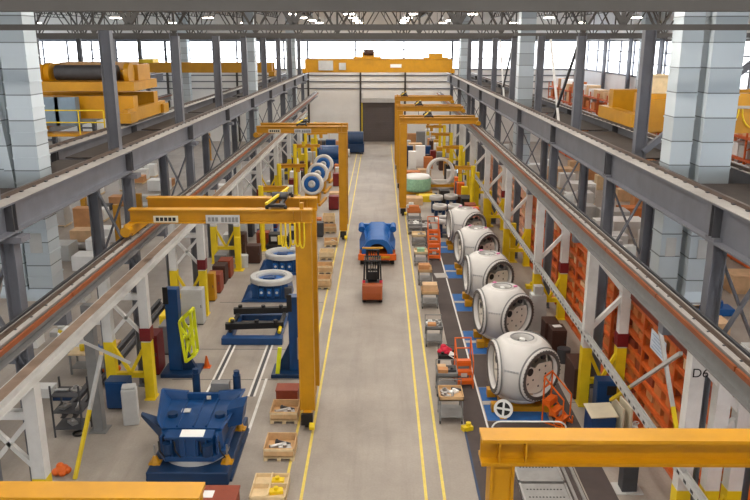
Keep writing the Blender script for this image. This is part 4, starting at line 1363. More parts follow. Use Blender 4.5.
disc_machine((-5.62, 61.6, 0), 'nearest white disc with blue face on a yellow stand')
disc_machine((-5.55, 66.8, 0), 'middle white disc with blue face on a yellow stand')
disc_machine((-5.45, 72.0, 0), 'farthest white disc with blue face on a yellow stand')
# ================================================================ racks with cartons
def rack(x, y0, y1, levels, depth, top, label, side, bm=RACKO):
    """pallet rack running along y; front face at x, depth away from the aisle"""
    o = thing('pallet_rack', label, 'pallet rack', (x, y0, 0))
    take(x+depth/2, (y0+y1)/2, abs(depth)+0.15, y1-y0+0.1)
    L = y1-y0
    n = max(2, int(round(L/2.7)))
    s = 1 if depth > 0 else -1
    for k in range(n+1):
        y = L*k/n
        up = MB().bx(-0.05, 0.05, y-0.05, y+0.05, 0, top).bx(depth-0.05, depth+0.05, y-0.05, y+0.05, 0, top)
        z = 0.3
        while z < top-0.9:
            up.bar((0, y, z), (depth, y, z+0.8), 0.05)
            z += 0.8
        up.build('upright_frame', bm, o)
    for z in levels:
        for xx in (0.0, depth):
            MB().bx(xx-0.035, xx+0.035, 0, L, z-0.13, z).build('beam', bm, o)
        MB().bx(min(0, depth), max(0, depth), 0.05, L-0.05, z, z+0.015).build('shelf_deck', bm, o)
    return o
rng = random.Random(3)
CMATS = [CARD, CARD2, CARD2, CARD2, RUST, CARD2, CARD, CARD3]
CNAMES = {CARD: 'brown', CARD2: 'orange-brown', CARD3: 'pale', RUST: 'red-brown', TAN: 'tan', LGREY: 'grey', PAPER: 'white'}
def fill(x, y0, y1, levels, depth, where, step=0.62, hmax=0.55, mats=CMATS, cat='box', p=0.92, nm='carton'):
    for li, z in enumerate(levels):
        n = 0
        L = y1-y0
        nb = max(2, int(round(L/2.7)))
        bay = L/nb
        per = int((bay-0.16)/step)
        for y in [y0+bay*kb+0.08+(bay-0.16)/per*kk for kb in range(nb) for kk in range(per)]:
            if rng.random() < p:
                n += 1
                w = step*rng.uniform(0.72, 0.92)
                d = abs(depth)*rng.uniform(0.62, 0.85)
                h = rng.uniform(0.5, 1.0)*hmax
                m = rng.choice(mats)
                b = MB().bx(-d/2, d/2, 0, w, 0, h)
                b.bx(-d/2-0.004, d/2+0.004, w*0.45, w*0.55, 0.0, h+0.004)
                single(nm, b, m, '%s '%CNAMES[m]+nm.replace('_', ' ')+' on %s shelf of %s, %s from near end' % (NTH[li], where, NTH[n-1]), cat,
                       (x+depth*0.5+rng.uniform(-0.03, 0.02), y, z+0.016), rng.uniform(-0.04, 0.04), nm.replace('_', ' ')+'s on '+where)
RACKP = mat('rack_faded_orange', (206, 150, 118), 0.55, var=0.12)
LV = tuple(0.15+0.57*k for k in range(8))
RY = [(9.6, 16.3), (18.65, 27.15), (27.85, 36.35), (37.05, 45.55), (46.25, 54.75), (55.45, 63.9)]
for i, (ya, yb) in enumerate(RY):
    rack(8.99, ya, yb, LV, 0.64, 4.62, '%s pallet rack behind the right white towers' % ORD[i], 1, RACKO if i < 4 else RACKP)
    fill(8.99, ya, yb, LV if i else LV[3:], 0.64, 'the %s orange rack' % ORD[i], (1.0, 0.7, 0.95, 1.15, 1.6, 2.2)[i], 0.42, CMATS if i < 4 else [CARD2, CARD3, PAPER, LGREY, CARD3, RUST], p=(0.6, 0.95, 0.95, 0.95, 0.8, 0.4)[i])
nt = thing('notice_sign', 'blue white notice panel fixed high on the second nearest orange rack', 'notice', (8.93, 22.9, 3.25), 0)
MB().bx(-0.012, 0.012, -0.65, 0.65, 0.0, 0.65).build('panel', mat('notice_blue_white', (206, 218, 232), 0.4, var=0.08), nt)
m = MB()
for k in range(5):
    m.bx(-0.016, -0.012, -0.52, 0.52-0.15*(k % 2), 0.08+0.11*k, 0.11+0.11*k)
tag(m.build('printed_line', mat('notice_print', (150, 172, 200), 0.5), nt), None, None)
nt = thing('notice_sign', 'small pale blue notice on the second right white tower', 'notice', (8.75, 25.3, 5.0), 0)
MB().bx(-0.25, 0.25, -0.02, 0.0, 0.0, 0.65).build('panel', mat('notice_blue_white', (206, 218, 232), 0.4), nt)
# added dark rust strip: top shelf shading painted as a colour
single('rack_shade_strip', MB().bx(-0.03, 0.03, 0, 6.7, 0, 0.42), mat('rack_shade_rust', (110, 40, 24), 0.6), 'dark rust strip painting shade along the top of the second nearest orange rack', 'board', (8.91, 20.3, 4.2))
# tall racks against the right side wall
RW = (0.2, 1.7, 3.2, 4.7, 6.2, 7.5)
for i in range(6):
    ya = 31+11.7*i
    rack(21.7, ya, ya+11.2, RW, 1.6, 8.0, '%s tall orange rack by the right side wall' % ORD[i], 1)
    fill(21.7, ya, ya+11.2, RW[2:], 1.6, '%s tall wall rack' % ORD[i], 1.3 if i > 1 else 1.25, 1.15, [CARD, CARD3, CARD3, CARD2, PAPER, LGREY], 'pallet load', 0.9, 'pallet_load')
for k in range(7):
    single('carton', MB().bx(-0.6, 0.6, -0.5, 0.5, 0, 1.0+0.3*(k % 3)), (CARD3, PALE, CARD)[k % 3], 'tall carton on the shop floor by the wall racks, %s from the near end' % NTH[k], 'box', free(V((20.2+0.3*(k % 2), 48+5.2*k, 0)), 1.2, 1.0))

# ================================================================ small furniture makers
def cabinet(loc, w, d, h, m, label, rz=0.0, doors=1, name='cabinet', cat='cabinet', top=None):
    o = thing(name, label, cat, loc, rz)
    take(loc[0], loc[1], w, d)
    MB().bx(-w/2, w/2, -d/2, d/2, 0.05, h).build('body', m, o, bevel=0.015)
    MB().bx(-w/2+0.03, w/2-0.03, -d/2+0.03, d/2-0.03, 0, 0.05).build('plinth', BLACK, o)
    for k in range(doors):
        a, b = -w/2+w*k/doors+0.02, -w/2+w*(k+1)/doors-0.02
        dd = MB().bx(a, b, -d/2-0.018, -d/2, 0.1, h-0.05).build('door', m, o)
        MB().bx(b-0.07, b-0.04, -d/2-0.045, -d/2-0.018, h*0.5, h*0.5+0.14).build('handle', DGREY, dd)
    if top:
        MB().bx(-w/2-0.02, w/2+0.02, -d/2-0.02, d/2+0.02, h, h+0.03).build('top', top, o)
    return o
def cart(loc, w, d, h, label, items=(), tray=CARD, shelf=True, rz=0.0, frame=MGREY):
    o = thing('parts_cart', label, 'cart', loc, rz)
    take(loc[0], loc[1], w, d)
    for x in (-1, 1):
        for y in (-1, 1):
            px, py = x*(w/2-0.04), y*(d/2-0.04)
            lg = MB().bx(px-0.025, px+0.025, py-0.025, py+0.025, 0.12, h).build('leg', frame, o)
            MB().cyl((px-0.02, py, 0.06), (px+0.02, py, 0.06), 0.06, 10).build('caster', RUBBER, lg)
    if shelf:
        MB().bx(-w/2, w/2, -d/2, d/2, 0.25, 0.29).build('shelf', frame, o)
    t = MB().bx(-w/2, w/2, -d/2, d/2, h, h+0.04)
    for a in ((-w/2, -w/2+0.03, -d/2, d/2), (w/2-0.03, w/2, -d/2, d/2), (-w/2, w/2, -d/2, -d/2+0.03), (-w/2, w/2, d/2-0.03, d/2)):
        t.bx(a[0], a[1], a[2], a[3], h, h+0.16)
    t.build('tray', tray, o)
    MB().bx(-w/2, -w/2+0.03, d/2-0.03, d/2, h, h+0.4).bx(w/2-0.03, w/2, d/2-0.03, d/2, h, h+0.4).bx(-w/2, w/2, d/2-0.03, d/2, h+0.37, h+0.4).build('push_handle', frame, o)
    return o
def item(loc, kind, m, label, s=0.2, rz=0.0, cat='machine part'):
    b = MB()
    if kind == 'flange':
        b.lathe([(s*0.35, 0), (s, 0), (s, s*0.35), (s*0.55, s*0.4), (s*0.5, s*0.9), (s*0.35, s*0.9)], (0, 0, 0), (0, 0, 1), 18, False, True)
        nm = 'flange'
    elif kind == 'pipe':
        b.cyl((-s*1.3, 0, s*0.3), (s*1.3, 0, s*0.3), s*0.3, 12).cyl((-s*1.3, 0, s*0.3), (-s*1.15, 0, s*0.3), s*0.42, 12)
        nm = 'pipe_fitting'
    elif kind == 'block':
        b.bx(-s, s, -s*0.6, s*0.6, 0, s*0.5).cyl((0, 0, s*0.5), (0, 0, s*0.95), s*0.35, 12)
        nm = 'machined_block'
    elif kind == 'box':
        b.bx(-s, s, -s*0.8, s*0.8, 0, s*1.1).bx(-s-0.005, s+0.005, -s*0.12, s*0.12, 0, s*1.1+0.005)
        nm = 'carton'
    elif kind == 'bag':
        for qx, qy, qz, qr in ((0, 0, 0.55, 0.72), (0.55, 0.1, 0.42, 0.5), (-0.5, -0.2, 0.4, 0.52), (0.1, 0.45, 0.5, 0.5), (-0.15, 0.1, 1.0, 0.42), (0.25, -0.4, 0.35, 0.45)):
            b.sphere((s*qx, s*qy, s*qz), s*qr, 0.78, 12, 8)
        nm = 'cloth_bundle'
    elif kind == 'sheet':
        b.bx(-s, s, -s*0.7, s*0.7, 0, 0.02)
        nm = 'paper_sheet'
    else:
        b.lathe([(0.01, 0), (s*0.6, 0), (s*0.65, s*1.6), (0.01, s*1.6)], (0, 0, 0), (0, 0, 1), 16)
        nm = 'drum'
    return single(nm, b, m, label, cat, V(loc)+V((0, 0, 0.004)), rz)
def crate(loc, w, d, h, label, m=TAN, rz=0.0):
    o = thing('wooden_crate', label, 'crate', loc, rz)
    b = MB()
    b.bx(-w/2, w/2, -d/2, d/2, 0.14, 0.18)
    b.bx(-w/2, w/2, -d/2, -d/2+0.03, 0.14, h).bx(-w/2, w/2, d/2-0.03, d/2, 0.14, h)
    b.bx(-w/2, -w/2+0.03, -d/2, d/2, 0.14, h).bx(w/2-0.03, w/2, -d/2, d/2, 0.14, h)
    b.build('box', m, o)
    p = MB()
    for x in (-w/2+0.06, 0, w/2-0.06):
        p.bx(x-0.06, x+0.06, -d/2, d/2, 0.0, 0.1)
    p.bx(-w/2, w/2, -d/2, d/2, 0.1, 0.14)
    p.build('pallet', PALE, o)
    MB().bx(-w/2, -w/2+0.02, -d/2-0.02, -d/2, 0.14, h).bx(w/2-0.02, w/2, -d/2-0.02, -d/2, 0.14, h).bx(-w/2, w/2, -d/2-0.02, -d/2, h-0.1, h-0.02).build('batten', PALE, o)
    return o
def steps(loc, label, rz=0.0, n=3, w=0.62):
    o = thing('rolling_steps', label, 'rolling steps', loc, rz)
    for k in range(n):
        MB().bx(-w/2, w/2, -0.12-0.24*(n-1-k), 0.14-0.24*(n-1-k), 0.28*(k+1)-0.16, 0.28*(k+1)).build('step', ORANGE, o)
    y0 = -0.24*n
    for s in (-1, 1):
        x = s*w/2
        f = MB().bar((x, y0, 0.03), (x, 0.1, 0.28*n), 0.045).bar((x, 0.14, 0.0), (x, 0.14, 0.28*n+0.95), 0.045)
        f.bar((x, y0, 0.0), (x, y0, 0.3), 0.045).bar((x, y0, 0.05), (x, 0.14, 0.05), 0.045)
        f.bar((x, y0+0.1, 0.28), (x, y0+0.1, 1.1), 0.04).bar((x, y0+0.1, 1.1), (x, 0.14, 0.28*n+0.9), 0.04)
        f.build('side_frame', ORANGE, o)
    for zz in (0.93, 0.5):
        MB().bar((-w/2, 0.14, 0.28*n+zz), (w/2, 0.14, 0.28*n+zz), 0.045).build('back_rail', ORANGE, o)
    MB().bx(-w/2, w/2, -0.1, 0.14, 0.28*n, 0.28*n+0.05).build('platform', ORANGE, o)
    MB().bx(-0.12, 0.12, -0.4, -0.39, 0.34, 0.5).build('grey_sticker', LGREY, o)
    return o
def bench(loc, w, d, h, label, top=TAN, m=MGREY, rz=0.0):
    o = thing('workbench', label, 'workbench', loc, rz)
    MB().bx(-w/2, w/2, -d/2, d/2, h-0.06, h).build('top', top, o)
    for x in (-1, 1):
        for y in (-1, 1):
            px, py = x*(w/2-0.06), y*(d/2-0.06)
            MB().bx(px-0.035, px+0.035, py-0.035, py+0.035, 0, h-0.06).build('leg', m, o)
    MB().bx(-w/2+0.06, w/2-0.06, -d/2+0.06, d/2-0.06, 0.25, 0.29).build('shelf', m, o)
    return o
def post(loc, h, label, m=SAFE, w=0.24):
    loc = free(loc, 2*w, 2*w)
    o = thing('guard_post', label, 'post', loc)
    MB().bx(-w/2, w/2, -w/2, w/2, 0.03, h).build('post', m, o)
    MB().bx(-w, w, -w, w, 0, 0.035).build('base_plate', m, o)
    return o

# jib posts with arms on the left line
def jib(loc, h, L, ang, label):
    o = thing('jib_crane', label, 'jib crane', loc, ang)
    take(loc[0], loc[1], 0.8, 0.8)
    MB().cyl((0, 0, 0.03), (0, 0, h), 0.17, 16).build('mast', SAFE, o)
    MB().cyl((0, 0, 0), (0, 0, 0.04), 0.4, 16).build('base_plate', SAFE, o)
    MB().ib((0, 0, h-0.2), (L, 0, h-0.2), 0.18, 0.26, 0.03, 0.03).build('boom', YEL, o)
    MB().bar((0, 0, h), (L*0.6, 0, h-0.05), 0.05).build('tie_rod', YEL, o)
    MB().box((L*0.7, 0, h-0.5), (0.3, 0.22, 0.34)).cyl((L*0.7, 0, h-0.6), (L*0.7, 0, h-1.8), 0.02, 6).build('chain_hoist', YEL, o)
    return o
JL = [(-7.6, 47.5, 4.2, 1.7), (-7.6, 56.5, 4.2, 2.0), (-7.4, 65.5, 4.5, 2.2), (-7.4, 75, 4.5, 2.2), (-7.2, 84, 4.5, 2.2)]
for k, (x, y, h, L) in enumerate(JL):
    jib((x, y, 0), h, L, 0.25, '%s yellow jib crane along the left work stations' % ORD[k])
JR = [(6.95, 57.0, 4.0, 1.4), (6.9, 65.5, 4.4, 1.6), (6.9, 75, 4.4, 2.0), (6.8, 82, 4.4, 2.0), (6.8, 88, 4.4, 2.0)]
for k, (x, y, h, L) in enumerate(JR):
    jib((x, y, 0), h, L, PI-0.25, '%s yellow jib crane along the right work stations' % ORD[k])

take(-5.3, 80.5, 4.2, 2.4)
take(-3.3, 92, 3.0, 2.4)
# ================================================================ crates left of the aisle line
single('tool_chest', MB().bx(-0.4, 0.4, -0.3, 0.3, 0.0, 0.5).bx(-0.42, 0.42, -0.32, 0.32, 0.5, 0.54), RUST, 'red-brown chest behind the upper open crate near the gantry leg', 'chest', P(288, 400))
for u, v, lab, d in ((284, 424, 'open wooden crate with grey parts, upper one beside the aisle line', 1.0), (279, 461, 'open wooden crate with grey parts, lower one beside the aisle line', 1.05)):
    p = P(u, v); p.y += 0.5
    crate(p, 0.98, d, 0.46, lab)
    w = 'upper' if 'upper' in lab else 'lower'
    item(p+V((-0.1, 0.05, 0.18)), 'pipe', SILVER, 'left grey pipe fitting inside the %s open crate' % w, 0.22, 0.5)
    item(p+V((0.15, -0.1, 0.18)), 'block', SILVER, 'grey machined block inside the %s open crate' % w, 0.2, 0.3)
    item(p+V((0.05, 0.22, 0.18)), 'pipe', DGREY, 'dark pipe fitting at the back of the %s open crate' % w, 0.2, -0.4)
    item(p+V((-0.2, -0.3, 0.18)), 'flange', SILVER, 'small flange at the front of the %s open crate' % w, 0.12)
p = P(268, 503)
o = crate(p+V((0, 0.5, 0)), 1.05, 1.25, 0.3, 'pale crate divided in bays holding yellow parts, lowest by the line', PALE)
MB().bx(-0.02, 0.02, -0.6, 0.6, 0.18, 0.34).bx(-0.5, 0.5, -0.02, 0.02, 0.18, 0.34).build('divider', PALE, o)
for k, (x, y) in enumerate(((0.02, 0.3), (0.05, -0.25))):
    item(p+V((x+0.16, 0.5+y, 0.18)), 'block', SAFE, 'yellow wrapped part in the pale divided crate, %s one' % ('far', 'near')[k], 0.2, 0.2*k)
bx_ = thing('tool_chest', 'red-brown chest with a white label at the lower left corner', 'chest', P(222, 512))
MB().bx(-0.6, 0.45, -0.4, 0.4, 0.0, 0.55).build('body', RUST, bx_, bevel=0.01)
MB().bx(-0.63, 0.48, -0.43, 0.43, 0.55, 0.6).build('lid', RUST, bx_)
MB().bx(-0.5, -0.2, -0.2, 0.15, 0.6, 0.605).build('label', PAPER, bx_)
single('control_console', MB().bx(-0.26, 0.26, -0.2, 0.2, 0, 1.35).bx(-0.24, 0.24, -0.16, 0.2, 1.35, 1.45), LGREY, 'white control console left of the big blue machine', 'console', P(132, 423), 0.2, bevel=0.04)

# ================================================================ left: beside the towers
cabinet(P(196, 321)+V((0, -0.25, 0)), 1.0, 0.6, 1.75, LGREY, 'tall white cabinet by the yellow foot of a left tower')
cabinet(P(213, 300), 0.35, 0.5, 1.5, YEL, 'narrow yellow cabinet right of the tall white cabinet')
for k, (u, v, m) in enumerate(((216, 291, RUST), (221, 282, BROWN), (226, 277, RUST), (214, 283, MGREY))):
    cabinet(free(P(u, v), 0.7, 0.9), 0.7, 0.9, 1.05, m, ['red-brown cabinet nearest in the row beyond the white cabinet', 'dark brown cabinet second in the row beyond the white cabinet', 'red-brown cabinet farthest in the row beyond the white cabinet', 'grey cabinet between the left towers behind the brown row'][k])
post(P(239, 270), 2.0, 'yellow post at the end of the brown cabinet row', SAFE, 0.3)
single('waste_bin', MB().cyl((0, 0, 0), (0, 0, 0.75), 0.25, 16, 0.29), LGREY, 'pale round bin beside the yellow post past the cabinets', 'bin', P(244, 267))
item(P(190, 330), 'block', PAPER, 'white fitting on the floor in front of the tall white cabinet', 0.22, 0.3)
item(P(194, 327), 'flange', SILVER, 'silver fitting on the floor in front of the tall white cabinet', 0.2)
cabinet(P(128, 392)+V((0.1, -1.15, 0)), 0.8, 0.6, 1.1, BLUE, 'blue cabinet between the feet of a left tower')
item(P(62, 474), 'bag', ORANGE, 'bright orange cloth bundle by the lower left yellow foot', 0.28, cat='cloth')
single('hose_coil', MB().ring((0, 0, 0.03), (0, 0, 1), 0.16, 0.21, 0.05, 20), BLACK, 'small black hose ring on the floor by the grey post', 'hose', P(79, 434))
item(P(112, 372), 'bag', ORANGE, 'orange cloth bundle beside a yellow tower foot', 0.35, cat='cloth')
# shelf with silver parts
o = thing('parts_shelf', 'dark open shelf with silver parts near the grey steel post', 'shelf', P(74, 432))
for z in (0.3, 0.9, 1.5):
    MB().bx(-0.5, 0.5, -0.4, 0.4, z, z+0.03).build('shelf_board', DGREY, o)
for x in (-0.48, 0.48):
    for y in (-0.38, 0.38):
        MB().bx(x-0.025, x+0.025, y-0.025, y+0.025, 0, 1.9).build('upright', DGREY, o)
b = P(74, 432)
for k, (x, y, z, kd) in enumerate(((-0.25, 0, 1.53, 'pipe'), (0.2, 0.1, 1.53, 'flange'), (-0.2, 0, 0.93, 'block'), (0.25, 0, 0.93, 'pipe'), (0, 0, 0.33, 'block'))):
    item(b+V((x, y, z)), kd, SILVER, 'silver part on the dark open shelf, %s' % ('top left', 'top right', 'middle left', 'middle right', 'bottom')[k], 0.18, 0.6*k)
# clutter in the left bay seen between the towers and columns
LB = [((96, 350), 'bench', 1.6, 'pale bench with a yellow pot under the left runway'), ((60, 372), 'bench', 1.5, 'grey bench under the white tower beam at the left')]
bench(P(92, 371), 1.5, 0.8, 0.9, 'pale bench with a yellow pot under the left runway', PALE)
pb = P(92, 371)
item(pb+V((-0.3, 0, 0.9)), 'drum', SAFE, 'yellow pot standing on the pale bench under the left runway', 0.16, cat='pot')
item(pb+V((0.3, 0.1, 0.9)), 'block', LBLUE, 'blue part on the pale bench under the left runway', 0.22)
item(P(66, 398), 'block', DBLUE, 'dark blue motor on the floor left of the open shelf', 0.4)
for k, (u, v, kd, m, s, lab) in enumerate((
        (90, 268, 'box', PAPER, 0.8, 'white wrapped stack on the left bay floor, nearest the aisle'),
        (60, 258, 'box', LGREY, 0.9, 'light grey crate on the left bay floor behind a duct'),
        (112, 240, 'box', PAPER, 0.8, 'white wrapped stack on the left bay floor behind crossed bracing'),
        (150, 215, 'box', LGREY, 0.8, 'grey crate on the left bay floor beyond the crossed bracing'),
        (75, 300, 'block', LGREY, 0.7, 'grey machine part on the left bay floor near the runway'),
        (84, 240, 'box', CARD3, 0.7, 'tan carton on the left bay floor behind a duct'),
        (160, 190, 'box', PAPER, 0.9, 'white crate far back on the left bay floor'),
        (100, 210, 'block', DGREY, 0.9, 'dark machine on the left bay floor past the columns'),
        (50, 275, 'pipe', SILVER, 0.8, 'steel pipe lying on the left bay floor'),
        (120, 205, 'box', CARD, 0.7, 'brown carton far back on the left bay floor'),
        (30, 250, 'block', MGREY, 0.9, 'grey machine at the left edge of the left bay floor'))):
    p = P(u, v)
    p.x = min(p.x, 20.0)
    item(free(p, 2.2*s, 2*s), kd, m, lab, s, 0.0, cat='stored goods')
for k in range(4):
    p = P((120, 142, 86, 210)[k], (250, 236, 225, 160)[k])
    post(p, 3.0, ('yellow jib post in the left bay behind the crossed bracing', 'second yellow jib post in the left bay near the runway', 'yellow jib post in the left bay behind the duct', 'yellow jib post far back in the left bay')[k], YEL, 0.34)

# ================================================================ left line, far clutter
cl = [
    (279, 248, 'machine', BLACK, 1.5, 1.2, 1.0, 'low black machine behind the gantry cable loops'),
    (296, 238, 'machine', DGREY, 1.0, 1.0, 1.1, 'dark grey machine right of the low black machine'),
    (268, 232, 'machine', BLUE, 1.4, 1.0, 0.9, 'blue machine behind the low black machine'),
]
def machine(loc, w, d, h, m, label, rz=0.0):
    o = thing('floor_machine', label, 'machine', loc, rz)
    MB().bx(-w/2, w/2, -d/2, d/2, 0, h*0.35).build('bed', m, o, bevel=0.02)
    MB().bx(-w*0.4, w*0.1, -d*0.3, d*0.4, h*0.35, h).build('housing', m, o, bevel=0.03)
    MB().cyl((w*0.1, 0, h*0.6), (w*0.45, 0, h*0.6), h*0.22, 14).build('motor', m, o)
    MB().bx(-w*0.3, -w*0.05, -d*0.32, -d*0.3, h*0.55, h*0.85).build('panel', LGREY, o)
    return o
for u, v, k, m, w, d, h, lab in cl:
    machine(P(u, v), w, d, h, m, lab)
far_left = [
    (266, 222, CARD, 0.8, 0.7, 0.6, 'box'), (285, 215, RUST, 0.9, 0.8, 1.0, 'cab'), (330, 232, TAN, 0.9, 0.8, 0.5, 'crate'), (329, 222, PALE, 0.9, 0.8, 0.6, 'crate'),
    (331, 245, TAN, 0.9, 0.9, 0.4, 'crate'), (327, 258, PALE, 0.9, 0.9, 0.5, 'crate'), (325, 272, TAN, 0.9, 0.9, 0.5, 'crate'), (323, 287, TAN, 0.9, 0.9, 0.6, 'crate'),
    (318, 236, DGREY, 0.8, 0.7, 1.0, 'cab'), (334, 209, DRED, 0.8, 0.8, 1.1, 'cab'), (335, 200, CARD3, 0.9, 0.8, 0.7, 'box'), (336, 190, DRED, 0.8, 0.8, 1.2, 'cab'),
    (338, 182, LGREY, 0.9, 0.8, 0.9, 'cab'), (339, 172, CARD2, 0.9, 0.8, 0.8, 'box'), (341, 166, CARD3, 0.9, 0.8, 0.8, 'box'), (275, 205, LGREY, 0.9, 0.9, 1.6, 'cab'),
    (280, 196, DRED, 0.8, 0.8, 1.3, 'cab'), (284, 186, BLACK, 0.9, 0.9, 1.4, 'cab'), (292, 178, BROWN, 1.0, 0.9, 1.4, 'cab'), (296, 168, LGREY, 1.0, 0.9, 1.5, 'cab'), (301, 162, DBLUE, 1.2, 1.0, 1.5, 'cab'),
    (340, 158, PAPER, 1.2, 1.0, 0.9, 'box'), (306, 156, DRED, 1.0, 1.0, 1.2, 'cab'),
]
def colour_word(m):
    return {CARD: 'brown', RUST: 'red-brown', TAN: 'tan', PALE: 'pale', DGREY: 'dark grey', DRED: 'dark red', CARD3: 'pale tan', LGREY: 'light grey', CARD2: 'orange-brown', BLACK: 'black', BROWN: 'dark brown', DBLUE: 'deep blue', PAPER: 'white', SAFE: 'yellow', YEL: 'orange-yellow', BLUE: 'blue', ORANGE: 'bright orange', MGREY: 'grey', LBLUE: 'blue', SILVER: 'silver', GREEN: 'green', CREAM: 'cream', WHITE: 'white', RACKO: 'orange', RED: 'red'}[m]
cnt = {}
def clutter(lst, where):
    for u, v, m, w, d, h, k in lst:
        key = (colour_word(m), k)
        cnt.setdefault((where,)+key, 0)
        i = cnt[(where,)+key]
        cnt[(where,)+key] += 1
        nm = {'cab': 'cabinet', 'crate': 'wooden crate', 'box': 'carton'}[k]
        lab = '%s %s %s, %s from the near end' % (colour_word(m), nm, where, NTH[i])
        p = P(u, v)
        p.x = min(p.x, 7.1-w/2) if p.x > 0 else max(p.x, -8.1+w/2)
        p = free(p, w, d)
        if k == 'cab':
            cabinet(p, w, d, h, m, lab, 0.03*i)
        elif k == 'crate':
            crate(p, w, d, h, lab, m, 0.04*i)
            q = 'grey part lying in the %s' % lab.split(',')[0]
            item(p+V((0.1, 0, 0.18)), 'block', SILVER, '%s, %s one' % (q, NTH[i]), 0.2, 0.5)
        else:
            b = MB().bx(-w/2, w/2, -d/2, d/2, 0, h).bx(-w*0.06, w*0.06, -d/2-0.004, d/2+0.004, 0, h+0.004)
            single('carton', b, m, lab, 'box', p, 0.05*i)
far_left.sort(key=lambda t: -t[1])
clutter(far_left, 'left of the aisle')
gb = thing('gearbox', 'big blue gearbox in the far left beyond the white discs', 'gearbox', (-5.3, 80.5, 0))
MB().bx(-1.6, 1.5, -1, 1, 0.2, 1.0).build('base', BLUE, gb, bevel=0.04)
MB().cyl((-1.2, 0, 1.6), (1.4, 0, 1.6), 0.85, 24).build('drum', BLUE, gb)
MB().cyl((1.4, 0, 1.6), (2.0, 0, 1.6), 0.45, 20).build('shaft', LGREY, gb)
for x in (-1.2, 1.2):
    MB().bx(x-0.2, x+0.2, -1.1, 1.1, 0, 0.2).build('skid', DGREY, gb)
gb = thing('gearbox', 'second blue gearbox behind the aisle end of the left line', 'gearbox', (-3.3, 92, 0))
MB().bx(-1.3, 1.3, -1, 1, 0.2, 1.2).build('base', DBLUE, gb, bevel=0.04)
MB().cyl((-1.0, 0, 1.7), (1.2, 0, 1.7), 0.9, 24).build('drum', DBLUE, gb)
for x in (-1.0, 1.0):
    MB().bx(x-0.2, x+0.2, -1.1, 1.1, 0, 0.2).build('skid', DGREY, gb)
# ================================================================ carts along the right aisle line
p = P(451, 424); p.y += 0.45
cart(p, 0.85, 0.95, 0.9, 'grey cart with plywood tray of silver parts, nearest by the line', tray=TAN)
for k, (x, y, kd) in enumerate(((-0.2, 0.15, 'flange'), (0.12, 0.1, 'block'), (0.05, -0.2, 'pipe'), (-0.2, -0.2, 'block'), (0.25, 0.28, 'pipe'))):
    item(p+V((x, y, 0.94)), kd, (SILVER, PAPER, SILVER, SILVER, DGREY)[k], '%s on the nearest plywood tray cart' % ('silver flange', 'white block', 'silver pipe', 'small silver block', 'dark pipe')[k], 0.16, 0.7*k)
p = P(447, 397); p.y += 0.4
cart(p, 0.8, 0.8, 0.8, 'grey cart with tan cartons, second from the near end', tray=MGREY)
item(p+V((-0.15, -0.1, 0.84)), 'box', CARD, 'front tan carton on the second cart', 0.18, cat='box')
item(p+V((-0.18, 0.25, 0.84)), 'box', CARD3, 'rear tan carton on the second cart', 0.16, cat='box')
item(p+V((0.2, 0.1, 0.84)), 'block', DGREY, 'dark part beside the cartons on the second cart', 0.16)
p = P(447, 378); p.y += 0.3
cart(p, 0.7, 0.6, 0.8, 'dark cart carrying a red bundle and white sheets', tray=BLACK, frame=DGREY)
item(p+V((-0.08, 0.2, 0.84)), 'bag', RED, 'bright red cloth bundle on the dark cart', 0.3, cat='cloth')
item(p+V((-0.18, -0.05, 0.84)), 'block', BLACK, 'black bag shape in front of the red bundle', 0.18, cat='bag')
o = item(p+V((0.22, -0.12, 0.9)), 'sheet', PAPER, 'white sheet leaning on the dark cart', 0.22, 1.3, cat='sheet')
o.rotation_euler = (0.5, 0.0, 1.3)
p = P(434, 347); p.y += 0.45
cart(p, 0.75, 0.9, 0.8, 'grey cart heaped with silver parts and a tan carton', tray=MGREY)
item(p+V((-0.1, -0.25, 0.84)), 'box', CARD, 'tan carton at the front of the heaped silver cart', 0.18, cat='box')
item(p+V((-0.15, 0.2, 0.84)), 'flange', PAPER, 'white flange on the heaped silver cart', 0.2)
item(p+V((0.15, 0.25, 0.84)), 'block', SILVER, 'silver block at the back of the heaped silver cart', 0.18)
item(p+V((0.2, -0.1, 0.84)), 'pipe', SILVER, 'silver pipe at the right of the heaped silver cart', 0.16, 1.2)
p = P(430, 309); p.y += 0.5
cart(p, 0.85, 0.95, 0.75, 'grey cart with a big tan box, by the middle of the line', tray=TAN)
item(p+V((0, 0, 0.79)), 'box', CARD3, 'big tan box on the middle cart', 0.36, cat='box')
p = P(425, 285); p.y += 0.4
cart(p, 0.75, 1.0, 0.75, 'grey cart with a long tan box beyond the big tan box', tray=TAN)
item(p+V((-0.05, -0.1, 0.79)), 'box', CARD, 'long tan box on the cart beyond the big tan box', 0.3, cat='box')
item(p+V((0.05, 0.35, 0.79)), 'sheet', GREEN, 'green sheet behind the long tan box', 0.2, cat='sheet')
p = P(421, 266)
cart(p+V((0, 0.5, 0)), 0.8, 0.9, 0.7, 'grey cart with small parts near the orange steps', tray=PALE)
item(p+V((0.0, 0.5, 0.74)), 'box', GREEN, 'green box on the cart near the orange steps', 0.22, cat='box')
p = P(419, 246)
cart(p+V((0, 0.5, 0)), 0.9, 1.0, 0.6, 'pale cart with yellowish tray next to the far orange steps', tray=PALE)
item(p+V((0.15, 0.4, 0.64)), 'block', SILVER, 'silver part on the pale cart', 0.22)
p = P(415, 234)
cart(p+V((0, 0.4, 0)), 1.0, 1.2, 0.6, 'grey cart with heaped silver castings', tray=MGREY)
for k in range(4):
    item(p+V((-0.25+0.3*(k % 2), 0.15+0.45*(k//2), 0.64)), ('flange', 'block')[k % 2], (SILVER, PAPER)[k % 2], 'casting on the heaped castings cart, %s' % ('front left', 'front right', 'back left', 'back right')[k], 0.22, k)
p = P(414, 222)
